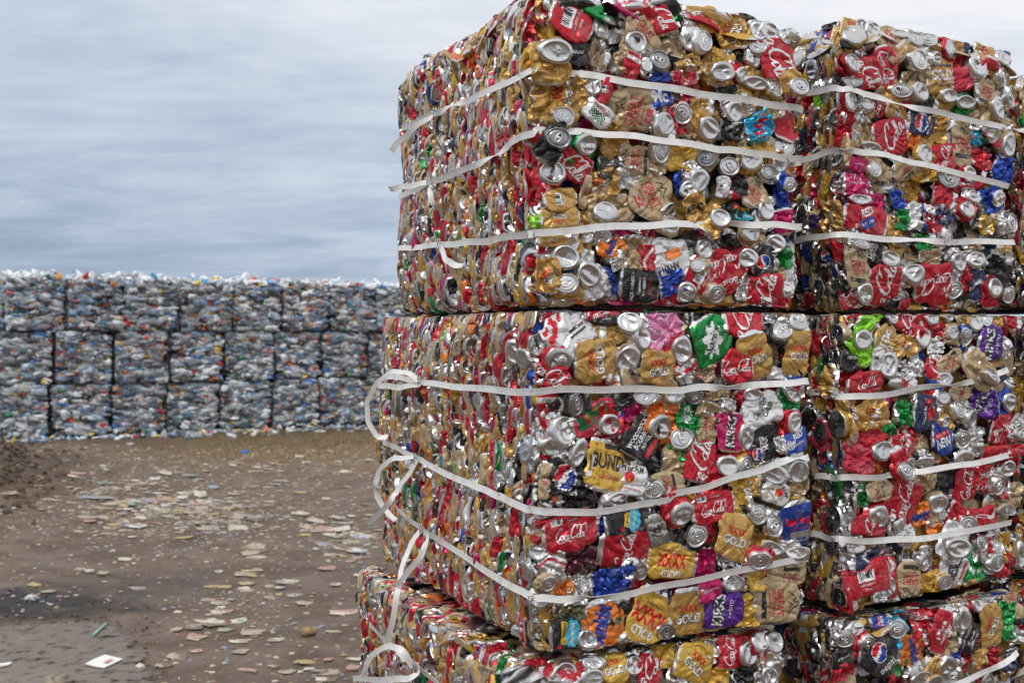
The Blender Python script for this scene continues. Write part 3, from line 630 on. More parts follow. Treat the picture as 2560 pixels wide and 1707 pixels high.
TABLE = """
@ 1300 0 3.136
260,50,160,170,0,b,r;395,170,330,300,-20,p,r,bar@70;720,170,260,300,10,c,k;232,450,250,190,0,b,g;420,420,230,190,5,p,k,nos@0;620,430,150,270,5,p,d
970,250,230,350,30,p,t,gn@-45;895,340,170,190,10,b,t;1100,120,180,290,20,p,r,cola@-60;1150,330,130,170,10,c,t;1075,480,150,160,0,o,h;1255,330,130,200,-10,c,t
1430,330,140,180,10,l,w;1450,110,260,240,10,p,g,xg@190;1660,240,230,280,15,c,g,xg@80;1930,210,150,180,5,b,s;1840,260,120,160,20,b,r;2060,300,110,120,0,l,k
1990,470,250,330,10,p,r,cola@-70;1835,370,120,150,-10,l,s;1560,580,190,150,0,b,g;1600,470,180,180,0,c,y;1340,540,200,200,20,c,g,orig@-50;830,500,150,200,20,c,t
870,530,130,230,-20,p,r;970,530,90,90,0,l,s;1090,600,180,90,0,p,b;1290,610,190,110,0,c,q;1720,600,120,130,0,b,r;1820,665,190,110,-5,b,g;1620,680,150,100,0,c,k
1960,700,110,160,30,l,g;2095,710,130,140,0,o,g;340,740,380,300,0,c,g,xg@80;550,680,150,160,0,b,s;650,720,90,230,-15,p,r,bar@80;320,930,170,150,0,l,g
590,900,220,170,-40,p,w,toh@-40;870,870,340,330,10,p,t,gnr@78;1085,770,180,150,5,p,b,mcd@5;1250,900,140,170,5,l,r;1120,985,165,200,5,b,s;1330,760,140,90,0,c,q
1430,830,180,200,0,c,g;1460,1020,165,190,5,b,g;1310,1060,200,190,10,c,t,gnb@10;1655,890,160,170,0,b,s;1640,1010,180,180,0,c,k,bund@0;1820,860,170,130,0,c,g
1970,880,170,110,5,p,t;1860,1000,230,220,20,c,c,seven@70;760,1000,230,110,-5,c,g;1690,1130,170,110,0,c,g;1900,1140,150,150,0,c,g
235,1110,180,170,0,o,k;250,1030,160,70,25,p,k,nos@160;500,1145,190,180,0,b,G;400,1040,80,90,0,c,G;760,1180,210,210,0,c,g;390,1290,300,240,-15,p,r,cola@-40
900,1260,220,230,5,p,t,gn@90;1090,1200,150,170,-20,l,t;1260,1220,240,220,5,p,y;1450,1240,150,150,20,o,t;1630,1310,150,150,0,l,k;1780,1260,160,170,0,b,y
1910,1360,110,110,0,o,s;2015,1290,130,150,10,b,g;2160,130,100,110,0,b,s;1760,100,120,120,20,c,r;40,100,120,160,0,c,r;80,250,110,210,0,c,r;150,70,120,200,20,c,g
1850,110,150,120,0,b,k;540,60,150,150,0,c,w;870,60,130,160,0,b,w;1250,60,170,160,0,c,G;1320,150,100,120,0,l,s;1500,560,120,120,0,c,g;640,200,110,180,0,c,w
@ 1300 380 3.267
250,170,200,220,25,b,r;160,300,120,210,-15,p,r,coke@80;310,390,270,180,5,p,g,bar@95;305,545,310,170,3,p,g,xg@175;110,560,110,120,0,c,l;660,260,300,230,10,c,g,xg@45
740,130,200,190,0,c,e;525,330,80,260,-10,p,t,gn@80;530,560,170,170,0,c,g;670,480,200,180,0,b,t;845,460,160,230,20,p,t;1080,350,280,380,-25,p,t,gnr@-65
1450,240,160,190,20,b,s;1375,310,140,150,0,b,b;1230,480,150,140,0,b,t;890,200,220,190,0,c,w,bar@0;1220,600,150,150,0,o,t;1400,480,180,300,15,c,g,kirkk@20
1570,550,150,170,0,b,g;1650,290,100,170,0,p,w,bar@90;1760,300,200,130,0,p,k;1755,350,160,70,0,p,r;1900,330,200,240,20,p,t,gnr@-30;1810,490,210,170,0,c,k,schw@0
2000,470,140,190,-10,b,s;2170,280,110,120,0,l,b;2140,400,120,210,0,c,b;2145,570,160,210,10,p,m;650,690,140,130,0,o,s;740,780,230,160,-10,p,o,sun@60;270,730,250,90,0,p,g,xg@180
490,740,200,160,0,c,g;362,860,215,215,0,b,s;240,1010,170,290,10,c,g,xg@60;372,1080,175,175,0,l,g;545,1010,190,220,20,b,w;700,1080,190,270,20,c,w;460,920,170,150,-20,c,b
920,830,230,290,0,c,t;1040,860,130,210,0,p,r,wave@80;1230,860,290,290,10,p,w,hahn@20;1410,820,210,200,0,c,h;1240,1070,210,210,10,c,b;970,1100,320,260,0,p,k,jack@90
1350,1150,165,175,0,b,r;1490,1020,290,260,-30,p,r,bar@60;1670,970,320,340,-10,p,r,boss@200;1495,790,130,180,0,b,h;1430,930,110,115,5,l,t;1590,1165,155,170,0,l,t
1830,870,140,175,15,b,r;1980,900,200,230,10,p,k,pepsi@90;2050,760,160,160,0,b,k;1990,1130,290,240,0,p,r,cola@75;1820,1100,120,210,0,c,s;2170,1150,100,180,-10,c,s
2150,870,140,170,0,c,G;1880,660,170,170,10,b,t;1700,700,140,140,0,c,k;1600,640,150,120,0,c,k;1000,620,150,110,0,c,s;1080,680,110,130,0,c,r;560,860,110,130,0,c,s
1640,820,180,120,0,c,r;2080,680,110,120,0,c,b;2100,1000,120,110,0,c,t;800,880,130,160,20,c,s;2160,720,100,130,0,c,n
@ 1300 740 3.1365
360,280,390,400,30,p,w,targ@35;220,165,160,100,0,p,r;90,160,110,180,5,p,t,gnb@90;620,120,260,120,5,p,r,cola@20;200,100,200,80,0,c,s;645,180,170,80,-5,p,k,nos@185
560,500,330,310,0,p,g,xg@90;700,300,240,140,0,p,g;800,500,190,220,-15,b,t;820,200,180,190,0,b,s;880,110,210,110,0,c,n;925,320,150,220,10,b,s;270,520,220,230,20,b,r
210,630,270,190,-10,p,r,cola@-40;1110,280,310,310,0,c,i,crs@80;1110,110,190,100,0,c,s;1050,560,265,270,-5,p,g,xg@8;1230,430,170,230,-15,b,r;1490,345,290,370,25,p,G,sprite@0
1740,180,290,260,0,p,r,cola@62;1420,140,210,140,0,c,k;1830,465,215,380,15,p,g,xg@18;2170,440,190,350,0,p,g,xgb@0;1690,560,230,240,0,p,r,coke@5;2030,265,165,165,40,l,e
2160,200,145,150,0,b,s;1975,140,120,150,0,c,s;1400,600,270,190,0,c,t,gn@-80;850,630,190,140,0,p,t,gnb@170;1280,610,150,150,0,c,w;2040,610,180,100,-10,p,w;460,665,180,80,0,c,g
660,665,210,80,0,c,r;2190,730,160,120,-20,p,r;400,850,150,180,30,o,k;290,900,190,190,20,p,k;570,960,400,250,15,p,q,vict@30;200,900,180,310,0,p,r;310,1050,240,260,0,b,s
680,1010,180,180,0,b,r;960,790,180,130,0,l,t;1180,775,160,125,0,b,t;1345,790,130,130,0,o,k;1110,870,250,130,10,c,o;880,920,180,140,0,c,m;790,840,170,80,30,p,k,nos@30
940,1110,250,330,-30,p,k,wood@52;1090,1030,200,215,0,b,o;1330,950,180,220,-10,c,G,max@60;1255,1115,175,175,0,l,G;1470,990,180,310,0,c,t,gn@88;1530,780,220,110,0,c,t
1660,1065,230,300,-5,p,m,kirkm@80;1785,1110,150,220,10,b,r;1900,900,290,230,20,p,w,club@62;1820,775,140,100,0,b,r;2130,770,170,110,-35,b,G;2060,815,90,70,0,c,G
2140,985,120,180,-5,b,r;1940,1150,170,280,5,p,k,max@100;1868,1240,110,140,0,p,k,pepsib@60;2170,1130,210,170,10,p,b,red@30;2095,1150,80,120,0,l,s
650,1330,320,380,-15,p,y,bundy@-12;830,1435,270,240,-12,p,w,beam@-15;230,1180,230,170,0,b,s;430,1230,110,240,-20,b,s;190,1340,130,220,-20,c,s;340,1420,330,270,0,c,k,pepsib@20
130,1450,100,270,0,p,t,gn@90;1230,1280,210,230,0,c,t;1410,1280,220,340,-10,p,r,cola@70;1615,1330,180,170,0,b,r;1770,1340,140,180,0,l,y;1975,1400,190,160,-15,b,s
2080,1350,120,110,0,c,r;2205,1370,180,200,0,b,t;1130,1470,290,170,5,p,t,gn@100;1010,1510,140,140,10,o,h;1480,1540,200,130,0,c,r;2250,150,110,120,0,b,g;2250,320,100,230,0,c,g
1500,900,140,110,0,c,s;1650,860,120,100,0,l,s;30,330,110,170,0,p,r;40,500,110,170,0,b,s;90,640,120,120,0,c,b;1850,1050,120,110,0,c,n;540,1180,90,90,0,c,r;1180,870,100,90,0,c,o
1900,1500,180,160,0,c,g;2230,1230,110,140,0,b,e;2200,560,80,150,0,c,k;760,940,100,120,0,c,p;1050,870,100,110,0,c,o;50,1220,80,180,0,b,s;60,1080,80,170,0,c,r
@ 1300 1200 3.092
370,390,420,280,5,p,r,cokec@7;790,525,380,280,-5,p,r,coke@73;810,310,350,190,5,p,k,schw@80;1030,380,140,250,15,p,h,ten@80;1480,205,330,230,5,p,r,cokec@8;1220,265,185,210,15,b,r
730,145,215,130,-5,b,w;980,110,140,150,5,o,h;470,150,210,160,20,c,k;130,140,150,160,0,c,t;1335,425,150,180,0,l,k;1640,430,250,340,-25,p,g,xg@-20;1440,400,160,160,0,c,r
1160,625,370,260,-15,p,y,xxx@170;450,610,260,190,0,c,u;235,630,190,210,0,p,s;270,810,270,180,0,c,o;100,800,130,130,10,l,t;440,825,170,160,0,c,s;700,785,330,220,5,c,b
900,690,100,170,20,l,s;1430,640,190,240,0,c,m;1600,600,120,160,20,c,s;1790,600,150,160,0,o,q;1920,520,200,120,-15,b,g;2110,550,170,110,0,b,s;1940,350,145,175,0,l,s
1820,260,130,155,0,l,k;2150,320,220,350,12,p,b,rb@10;1970,100,210,170,-15,p,w,beam@-60;1720,160,150,210,0,c,y;2150,130,140,220,0,c,g;2065,710,270,210,0,p,t,gnb@175
1985,940,320,320,0,p,t,gn@-88;1580,1005,310,270,5,p,p,kirk@82;1300,1030,270,400,0,p,g,xg@3;970,1090,290,440,-28,p,y,xxx@148;620,1140,290,390,15,p,o,sun@75
495,1285,170,190,0,b,s;320,1265,270,260,0,p,k,schw@85;370,1000,260,190,0,c,v;760,1010,230,260,0,c,k;1105,1200,150,160,0,o,s;800,1265,100,120,0,l,s
1460,850,200,150,10,p,m,cream@12;1640,785,150,155,0,b,s;1840,760,140,210,0,p,y;1780,1020,170,270,0,c,y;1720,710,160,130,0,p,q;2160,900,140,110,0,c,s
1340,1400,290,300,-25,p,y,xg@-45;1160,1345,250,210,0,c,y;1510,1310,150,210,0,c,s;1640,1310,190,300,-8,p,r,coke@76;1780,1335,160,210,-5,b,r;1880,1230,160,190,10,b,r
2010,1240,140,200,-5,b,s;710,1440,220,220,5,p,y,xg@10;870,1425,160,170,0,b,s;1000,1460,190,260,-10,p,r,cola@30;560,1400,170,140,0,b,g;330,1490,220,170,0,b,t
370,1545,160,130,0,b,y;550,1520,180,140,0,b,s;200,1540,210,130,0,c,s;1250,1520,210,140,-20,p,s;1540,1530,170,150,0,c,y;1760,1500,190,170,0,c,k;1920,1510,130,140,0,b,s
2020,1460,130,160,0,b,s;1900,1380,170,140,0,c,t,gn@20;2240,1520,160,180,0,l,b;100,1420,200,100,0,c,r;480,1460,130,90,0,p,r;1450,1220,160,80,0,c,g;2150,1400,110,150,0,c,r
2230,1130,130,160,0,c,b;2290,1300,110,150,0,b,s;60,700,90,150,0,b,s;250,150,150,110,0,c,k;1290,130,140,100,0,c,g;600,330,100,160,0,c,b;1120,900,110,110,0,c,n
@ 1900 0 3.136
680,150,190,190,0,p,g,xg@10;700,280,175,190,5,b,g;520,220,150,200,0,p,r;440,320,130,160,-10,p,b,upg@180;520,150,170,70,0,p,k;860,230,130,180,0,b,s;1030,330,210,320,30,p,t,gn@-50
970,540,170,330,22,p,r,coke@-62;1200,300,110,140,0,l,s;1300,260,110,130,0,l,s;1210,480,130,170,0,l,s;830,590,240,230,10,p,r,cola@-50;645,500,140,140,0,l,r;700,410,190,120,0,c,b
850,420,120,200,0,c,s;1460,400,110,160,10,l,r;1530,480,120,240,0,c,r;1400,600,180,260,0,p,g,orig@5;1750,450,190,250,0,p,g,seven@-75;1530,310,140,130,0,c,g;1650,520,130,260,15,b,s
1560,620,150,180,10,p,q;1740,730,180,220,10,p,t,gn@-5;1860,620,100,150,0,l,t;1950,730,200,180,0,c,g;1990,780,100,180,0,l,s;1240,720,200,160,0,b,t;1085,720,150,110,0,o,g
1330,810,170,130,-15,p,k;1460,760,200,110,5,b,g;1580,810,120,110,0,b,G;1680,840,170,160,0,c,t;1830,860,160,160,-30,b,t;640,650,150,90,0,o,k;1950,450,100,150,0,c,b
2030,600,110,260,0,p,k;330,310,160,190,0,c,w;310,460,120,150,0,b,s;690,800,170,170,0,b,r;810,820,100,115,0,l,s;915,850,150,150,0,p,r,cola@70;700,1000,210,330,0,c,r
860,1000,170,230,0,c,t;1020,1080,260,280,20,p,r,cola@60;1090,900,200,180,-30,p,g,bar@60;1270,960,190,190,0,p,n,pepsib@60;1430,1020,200,250,10,c,g;1580,1130,165,360,0,p,t,gn@2
1700,1050,130,160,0,c,c;1800,1060,85,130,0,l,G;1870,1080,80,180,0,p,r;1440,1240,180,220,10,p,r,coke@75;1290,1210,180,160,0,b,g;1190,1090,140,160,0,c,o;870,1160,150,90,0,b,t
610,920,110,130,0,b,s;1740,1250,160,160,0,c,r;1950,1150,110,200,-10,b,t;1990,1330,140,220,-15,c,b;630,1260,170,110,15,b,t;760,1290,160,110,0,p,m,cream@0;880,1330,110,130,0,l,t
960,1320,190,150,-20,p,t;1150,1330,180,140,15,p,t,gn@30;1310,1370,170,100,0,c,y;1450,1400,130,160,0,o,r;1600,1370,100,130,0,b,r;740,1460,200,180,0,c,m,crs@0
1060,470,90,100,0,c,t;1350,470,100,110,0,b,w;1250,200,110,80,0,c,k;1390,260,100,110,0,c,k;1640,360,110,120,0,c,n;1870,460,100,120,0,b,s;560,360,110,140,0,c,t
1120,800,160,90,0,c,r;1180,620,120,120,0,c,t;1300,600,90,170,0,c,t;950,150,140,70,0,c,k;1100,220,130,90,0,b,t;420,560,100,170,0,b,s
@ 1960 480 3.015
600,210,280,200,-15,p,r,red@20;700,120,230,210,0,c,m;900,200,110,150,0,c,G;1010,190,150,210,0,c,w;1120,200,140,210,0,c,r;870,60,90,170,20,c,b;1180,190,130,170,0,c,n
1210,60,180,170,-10,p,r;1330,130,95,130,0,b,r;1450,170,140,210,0,c,e;1530,240,140,150,0,c,y;1390,40,100,110,0,b,s;1580,60,110,130,0,b,b;1700,240,85,150,0,l,s;1620,250,70,100,0,l,s
380,200,120,250,0,c,g;220,160,90,120,0,c,y;240,230,80,120,0,p,p;150,190,80,180,0,b,s;530,570,180,280,15,p,t,gn@-3;640,450,180,180,0,p,k,drop@80;790,500,140,130,0,b,s
960,610,130,170,0,b,s;760,690,250,280,0,p,r,cola@77;1130,690,220,290,5,p,r,coke@190;1260,740,110,140,5,l,s;1280,530,110,150,5,b,s;1400,510,110,130,0,b,s;890,460,140,130,0,c,g
1100,490,140,120,0,c,t;1350,650,120,160,0,c,r;1450,700,130,240,0,p,n;1555,720,100,170,0,b,r;1640,560,200,260,-20,c,k;1720,780,85,130,0,l,k;330,490,110,190,0,p,k,pepsi@0
270,720,90,140,0,b,s;390,720,110,140,0,b,k;200,810,240,100,0,p,r;590,770,130,160,0,b,s;440,840,200,190,20,p,r,boss@160;550,60,160,80,0,b,m;560,390,160,80,0,l,s
880,370,130,90,0,o,g;1060,380,120,120,0,c,G;1190,350,90,120,0,l,s;1400,400,150,90,0,c,t;1530,420,150,80,0,c,n;1660,420,110,80,0,c,y;1350,170,80,100,0,c,r;980,480,100,90,0,c,t
260,930,140,150,0,c,w;380,1000,150,120,0,c,y;540,920,130,150,0,c,r;690,920,110,110,0,c,l;620,1020,170,170,-30,p,l;560,1115,130,145,0,b,l;410,1070,130,150,0,l,t
800,920,100,150,10,l,k;930,960,200,220,-25,p,r,cola@55;1000,1050,120,90,0,p,r;1130,925,130,160,0,b,r;1265,910,120,140,0,b,g;1360,920,100,130,0,p,g,rum@85;1440,960,110,175,-10,b,s
1510,950,80,130,0,l,s;1600,950,150,150,0,c,g;1730,950,100,150,0,p,r;750,1110,190,190,20,p,g,tenw@75;900,1160,190,160,10,c,g,xg@15;1050,1090,110,170,0,b,s;1170,1060,150,150,0,c,r
1160,1160,130,120,0,c,s;1265,1060,90,110,0,b,t;1360,1090,80,140,0,l,b;1550,1150,190,260,0,p,p,kirk@85;1670,1170,80,160,0,c,s;390,1240,150,160,0,o,k;530,1250,190,170,0,p,k,nos@-3
620,1440,260,180,5,p,r,coke@8;690,1260,80,180,0,p,w,bar@90;760,1300,130,190,0,b,s;870,1330,150,160,0,c,s;1000,1330,140,140,0,c,s;1250,1290,190,160,20,p,t,gn@200
1470,1380,170,110,-5,l,t;1150,1320,120,180,0,p,r,cola@80;1190,1410,110,100,0,b,b;890,1440,210,130,-10,p,s,seven@-30;1600,1380,130,110,0,c,n;400,1420,160,250,0,c,g
310,1200,110,180,0,p,r;240,1300,110,330,0,c,g;1420,1260,90,120,0,b,s;330,1080,90,110,0,c,r;1040,1230,110,120,0,c,w;80,1420,130,90,0,p,b;70,980,130,150,0,b,s
@ 1960 900 3.137
455,500,195,205,0,b,g;430,390,200,170,0,c,g;665,430,230,220,5,c,g,xg@60;250,450,120,160,0,b,s;330,560,120,160,20,b,q;940,420,150,180,0,c,G;1110,410,220,280,-10,p,n,dia@70
1345,380,110,145,0,l,t;1450,465,120,170,5,b,s;1540,340,170,210,0,c,p,kirk@60;1715,330,90,160,0,b,b;1370,250,160,120,0,p,t,gn@180;1220,290,90,120,0,b,s;1220,610,170,230,-5,p,b,tnew@12
1372,620,100,160,0,l,k;1480,620,130,230,-15,c,s;1680,560,170,240,-8,p,r,coke@190;1690,720,280,110,5,p,r,coke@10;660,620,230,190,15,p,r;730,700,150,170,0,b,r;900,680,200,180,0,p,r,cola@40
540,780,290,220,-15,p,q;820,570,120,140,0,c,G;1000,550,150,210,0,c,r;1090,690,160,180,0,c,t;1190,770,110,100,0,p,t,gn@0;300,720,110,260,0,c,b;400,810,120,180,20,c,b
200,760,90,150,0,b,s;855,850,130,165,0,l,r;960,820,90,120,0,b,k;1085,805,120,110,0,b,s;1380,770,190,130,0,b,s;740,840,90,110,0,c,o;1720,850,90,140,5,b,r
720,1020,170,160,0,p,t,gnb@100;930,1100,240,360,-20,p,r,coke@68;460,1090,220,300,0,c,k;620,1060,110,180,0,c,G;1080,970,250,150,0,c,t,gn@0;1290,920,150,160,0,p,k;1430,970,150,260,0,p,r,coke@82
1570,930,150,210,0,p,r,cola@185;1660,980,100,160,0,l,s;1730,1010,110,180,0,c,r;1210,1130,130,175,0,b,t;1090,1220,190,180,10,c,o,sun@190;1210,1310,130,140,0,c,o;710,1230,150,185,-5,b,r
650,1300,280,150,-10,p,r,cola@60;900,1290,200,110,0,l,s;1330,1250,150,160,0,c,s;1430,1290,130,140,0,l,r;1560,1240,220,170,0,p,r,wave@20;1710,1170,160,90,-10,l,t;410,1240,150,270,0,b,s
300,1180,100,180,0,p,r;1830,1050,120,180,0,c,t;500,1465,160,90,0,b,s;1290,1460,180,165,0,b,w;1530,1430,90,140,0,l,s;1640,1450,100,140,0,l,r;1740,1480,110,190,0,c,y;1320,1080,120,120,0,c,k
560,620,90,110,0,c,r;1800,560,110,110,0,b,s;1140,300,110,110,0,c,r;1330,300,110,90,0,c,n;280,960,90,130,0,p,t;1320,700,90,120,0,c,k;1240,480,80,100,0,b,g;1620,420,90,110,0,c,b
@ 1960 1300 3.853
560,390,220,200,0,c,s;750,560,390,300,8,p,r,bar@8;580,725,190,170,0,o,r;1000,540,140,400,0,p,r,wave@80;1200,560,200,350,-10,p,t,gn@172;1330,400,130,190,0,l,s;1620,440,220,300,-30,p,w,bee@60
1850,470,180,280,-10,c,G;1985,400,150,180,0,l,h;1420,600,220,220,0,c,y;1510,590,130,150,0,l,y;780,360,300,160,10,p,n;2100,450,150,210,0,c,r;2130,240,130,260,0,c,y;2260,330,110,260,0,b,s
1730,790,120,200,0,b,t;1855,790,110,190,0,b,r;1955,720,100,170,0,b,s;2060,690,110,150,0,b,b;1690,950,110,240,5,b,s;1640,740,110,130,0,c,t;1850,670,140,110,0,c,r;1450,740,220,120,0,o,k
1480,1060,230,420,-20,p,r,win@55;1310,1000,250,340,0,c,r,cola@-60;1200,1240,280,300,0,p,o,sun@-70;1015,1030,160,190,0,l,c;870,940,180,160,0,p,b,tnew@90;670,1030,190,180,0,b,s
510,1150,160,160,-10,o,s;420,1060,140,150,0,c,s;750,1190,150,210,0,l,r;860,1270,300,380,-25,p,k,pepsi@35;540,1320,270,180,10,p,k,nos@15;560,1450,300,200,0,c,r;1800,1140,220,280,-20,p,k,jack@60
1980,1000,190,430,5,p,g,xg@70;2130,960,150,380,0,c,G;1600,1190,150,260,0,c,t;1540,1400,170,200,-20,b,s;1270,1500,220,150,0,b,s;1400,1540,170,120,0,b,g;240,1440,160,190,0,l,b
350,1000,200,200,0,c,k;230,1180,150,180,0,b,w;2190,700,130,200,0,p,t,gn@80;1720,1430,210,180,0,c,s;1050,1420,150,170,0,c,G;1900,1330,150,170,0,c,g;2040,1300,150,180,0,c,r;2200,1350,120,240,0,c,n
330,550,180,260,0,c,t;250,480,120,260,0,c,r;900,730,130,130,0,p,w,bar@0;980,620,80,190,-5,b,s;420,640,90,200,0,c,k;1660,1300,130,130,0,c,b;150,1300,130,200,0,c,r;1130,820,160,130,0,c,c
1230,780,120,110,0,c,r;940,860,150,110,0,c,k;780,880,110,90,0,c,y;2270,900,110,200,0,p,t;2250,1130,120,130,0,c,s
"""
def parse():
    ox = oy = 0; sc = 1; n = 0
    for line in TABLE.strip().splitlines():
        if line[0] == '@': ox, oy, sc = [float(a) for a in line[2:].split()]; continue
        for e in line.split(';'):
            f = e.split(',')
            if len(f) < 7: continue
            X, Y, w_, h_, rot = [float(a) for a in f[:5]]
            lab, ang = None, 0.0
            if len(f) > 7: lab, ang = f[7].split('@'); ang = float(ang)
            n += 1
            yield n, ox + X / sc, oy + Y / sc, w_ / sc, h_ / sc, rot, f[5], f[6], lab, ang
FR = {'F': np.array([[1, 0, 0], [0, 0, -1], [0, 1, 0]], float),   # columns: local x,y,z -> bale u,v,z
      'L': np.array([[0, 0, -1], [-1, 0, 0], [0, 1, 0]], float)}
def frame(face, rot, tx=0, ty=0):
    R = np.array(Matrix.Rotation(math.radians(rot), 3, 'Z') @ Matrix.Rotation(tx, 3, 'X') @ Matrix.Rotation(ty, 3, 'Y'))
    return FR[face] @ R
def drop(key, u): return .018 + .055 * max(0, (u - .28) / .38) ** 1.3 if key == 'A2' and u > .28 else (.018 if key == 'A2' else 0)
OVER = {(1300 + 232 / 3.136, 450 / 3.136), (1300 + 235 / 3.136, 1110 / 3.136), (1300 + 250 / 3.136, 1030 / 3.136), (1300 + 2095 / 3.136, 710 / 3.136), (1300 + 1400 / 3.267, 380 + 480 / 3.267),
        (1300 + 1570 / 3.267, 380 + 550 / 3.267), (1300 + 1790 / 3.092, 1200 + 600 / 3.092), (1960 + 400 / 3.015, 480 + 1420 / 3.015), (1960 + 855 / 3.137, 900 + 850 / 3.137), (1960 + 1290 / 3.137, 900 + 1460 / 3.137), (1960 + 1470 / 3.015, 480 + 1380 / 3.015)}
for n, px, py, w_, h_, rot, kind, col, lab, ang in parse():
    over = (px, py) in OVER
    d = ray(px, py)
    # which stack and which level
    col_key = 'A' if px < (1995 if py < 760 else 2025) else 'B'
    probe = B[col_key + '1']; q, t = probe.hit(px, py, 'F')
    zw = q[2] + probe.o[2]
    lev = '2' if zw > 1.517 else ('1' if zw > (.770 if col_key == 'A' else .775) else '0')
    b = B[col_key + lev]
    q, t = b.hit(px, py, 'F'); face = 'F'
    if q[0] < -.005: q, t = b.hit(px, py, 'L'); face = 'L'
    if face == 'F' and q[0] > b.W + .02: continue
    q2, _ = b.hit(px + 1, py, face); ax = (q2 - q); mu = np.linalg.norm(ax)      # metres per px sideways
    mz = t / F_PX
    W_, H_ = w_ * mu, h_ * mz
    if face == 'L': W_ = min(W_, .055)
    if kind in 'pc': W_ *= 1.08; H_ *= 1.08
    rng = np.random.default_rng(n * 13 + 5)
    isdisc = kind in 'blo'
    if isdisc: W_, H_ = [float(np.clip(a, .026, .084 if over else .074)) for a in (W_, H_)]
    big = W_ * H_
    out = rng.uniform(-.006, .006) + (.012 if isdisc else 0) + (.004 if lab else 0) - (.004 if kind == 'c' else 0)
    if over: out += .026
    c = q.copy()
    if face == 'F': c[1] = -out
    else: c[0] = -out
    mg = H_ * .42
    c[2] = np.clip(c[2], mg, b.H + .02 - mg * (0 if lev == '2' else .9))
    if face == 'F': c[0] = np.clip(c[0], .02, b.W - .02)
    if lev == '2': c[2] = min(c[2], b.H + .01 - mg * .8 - drop(b.key, c[0]))
    b.cans.append(dict(pri=big + 1, c=c, R=frame(face, rot, rng.uniform(-.15, .15), rng.uniform(-.15, .15)), w=W_, h=H_, kind=kind, col=col, lab=lab,
                       ang=ang - rot, seed=n * 7 + 11, hi=True, hand=2 if over else 1))
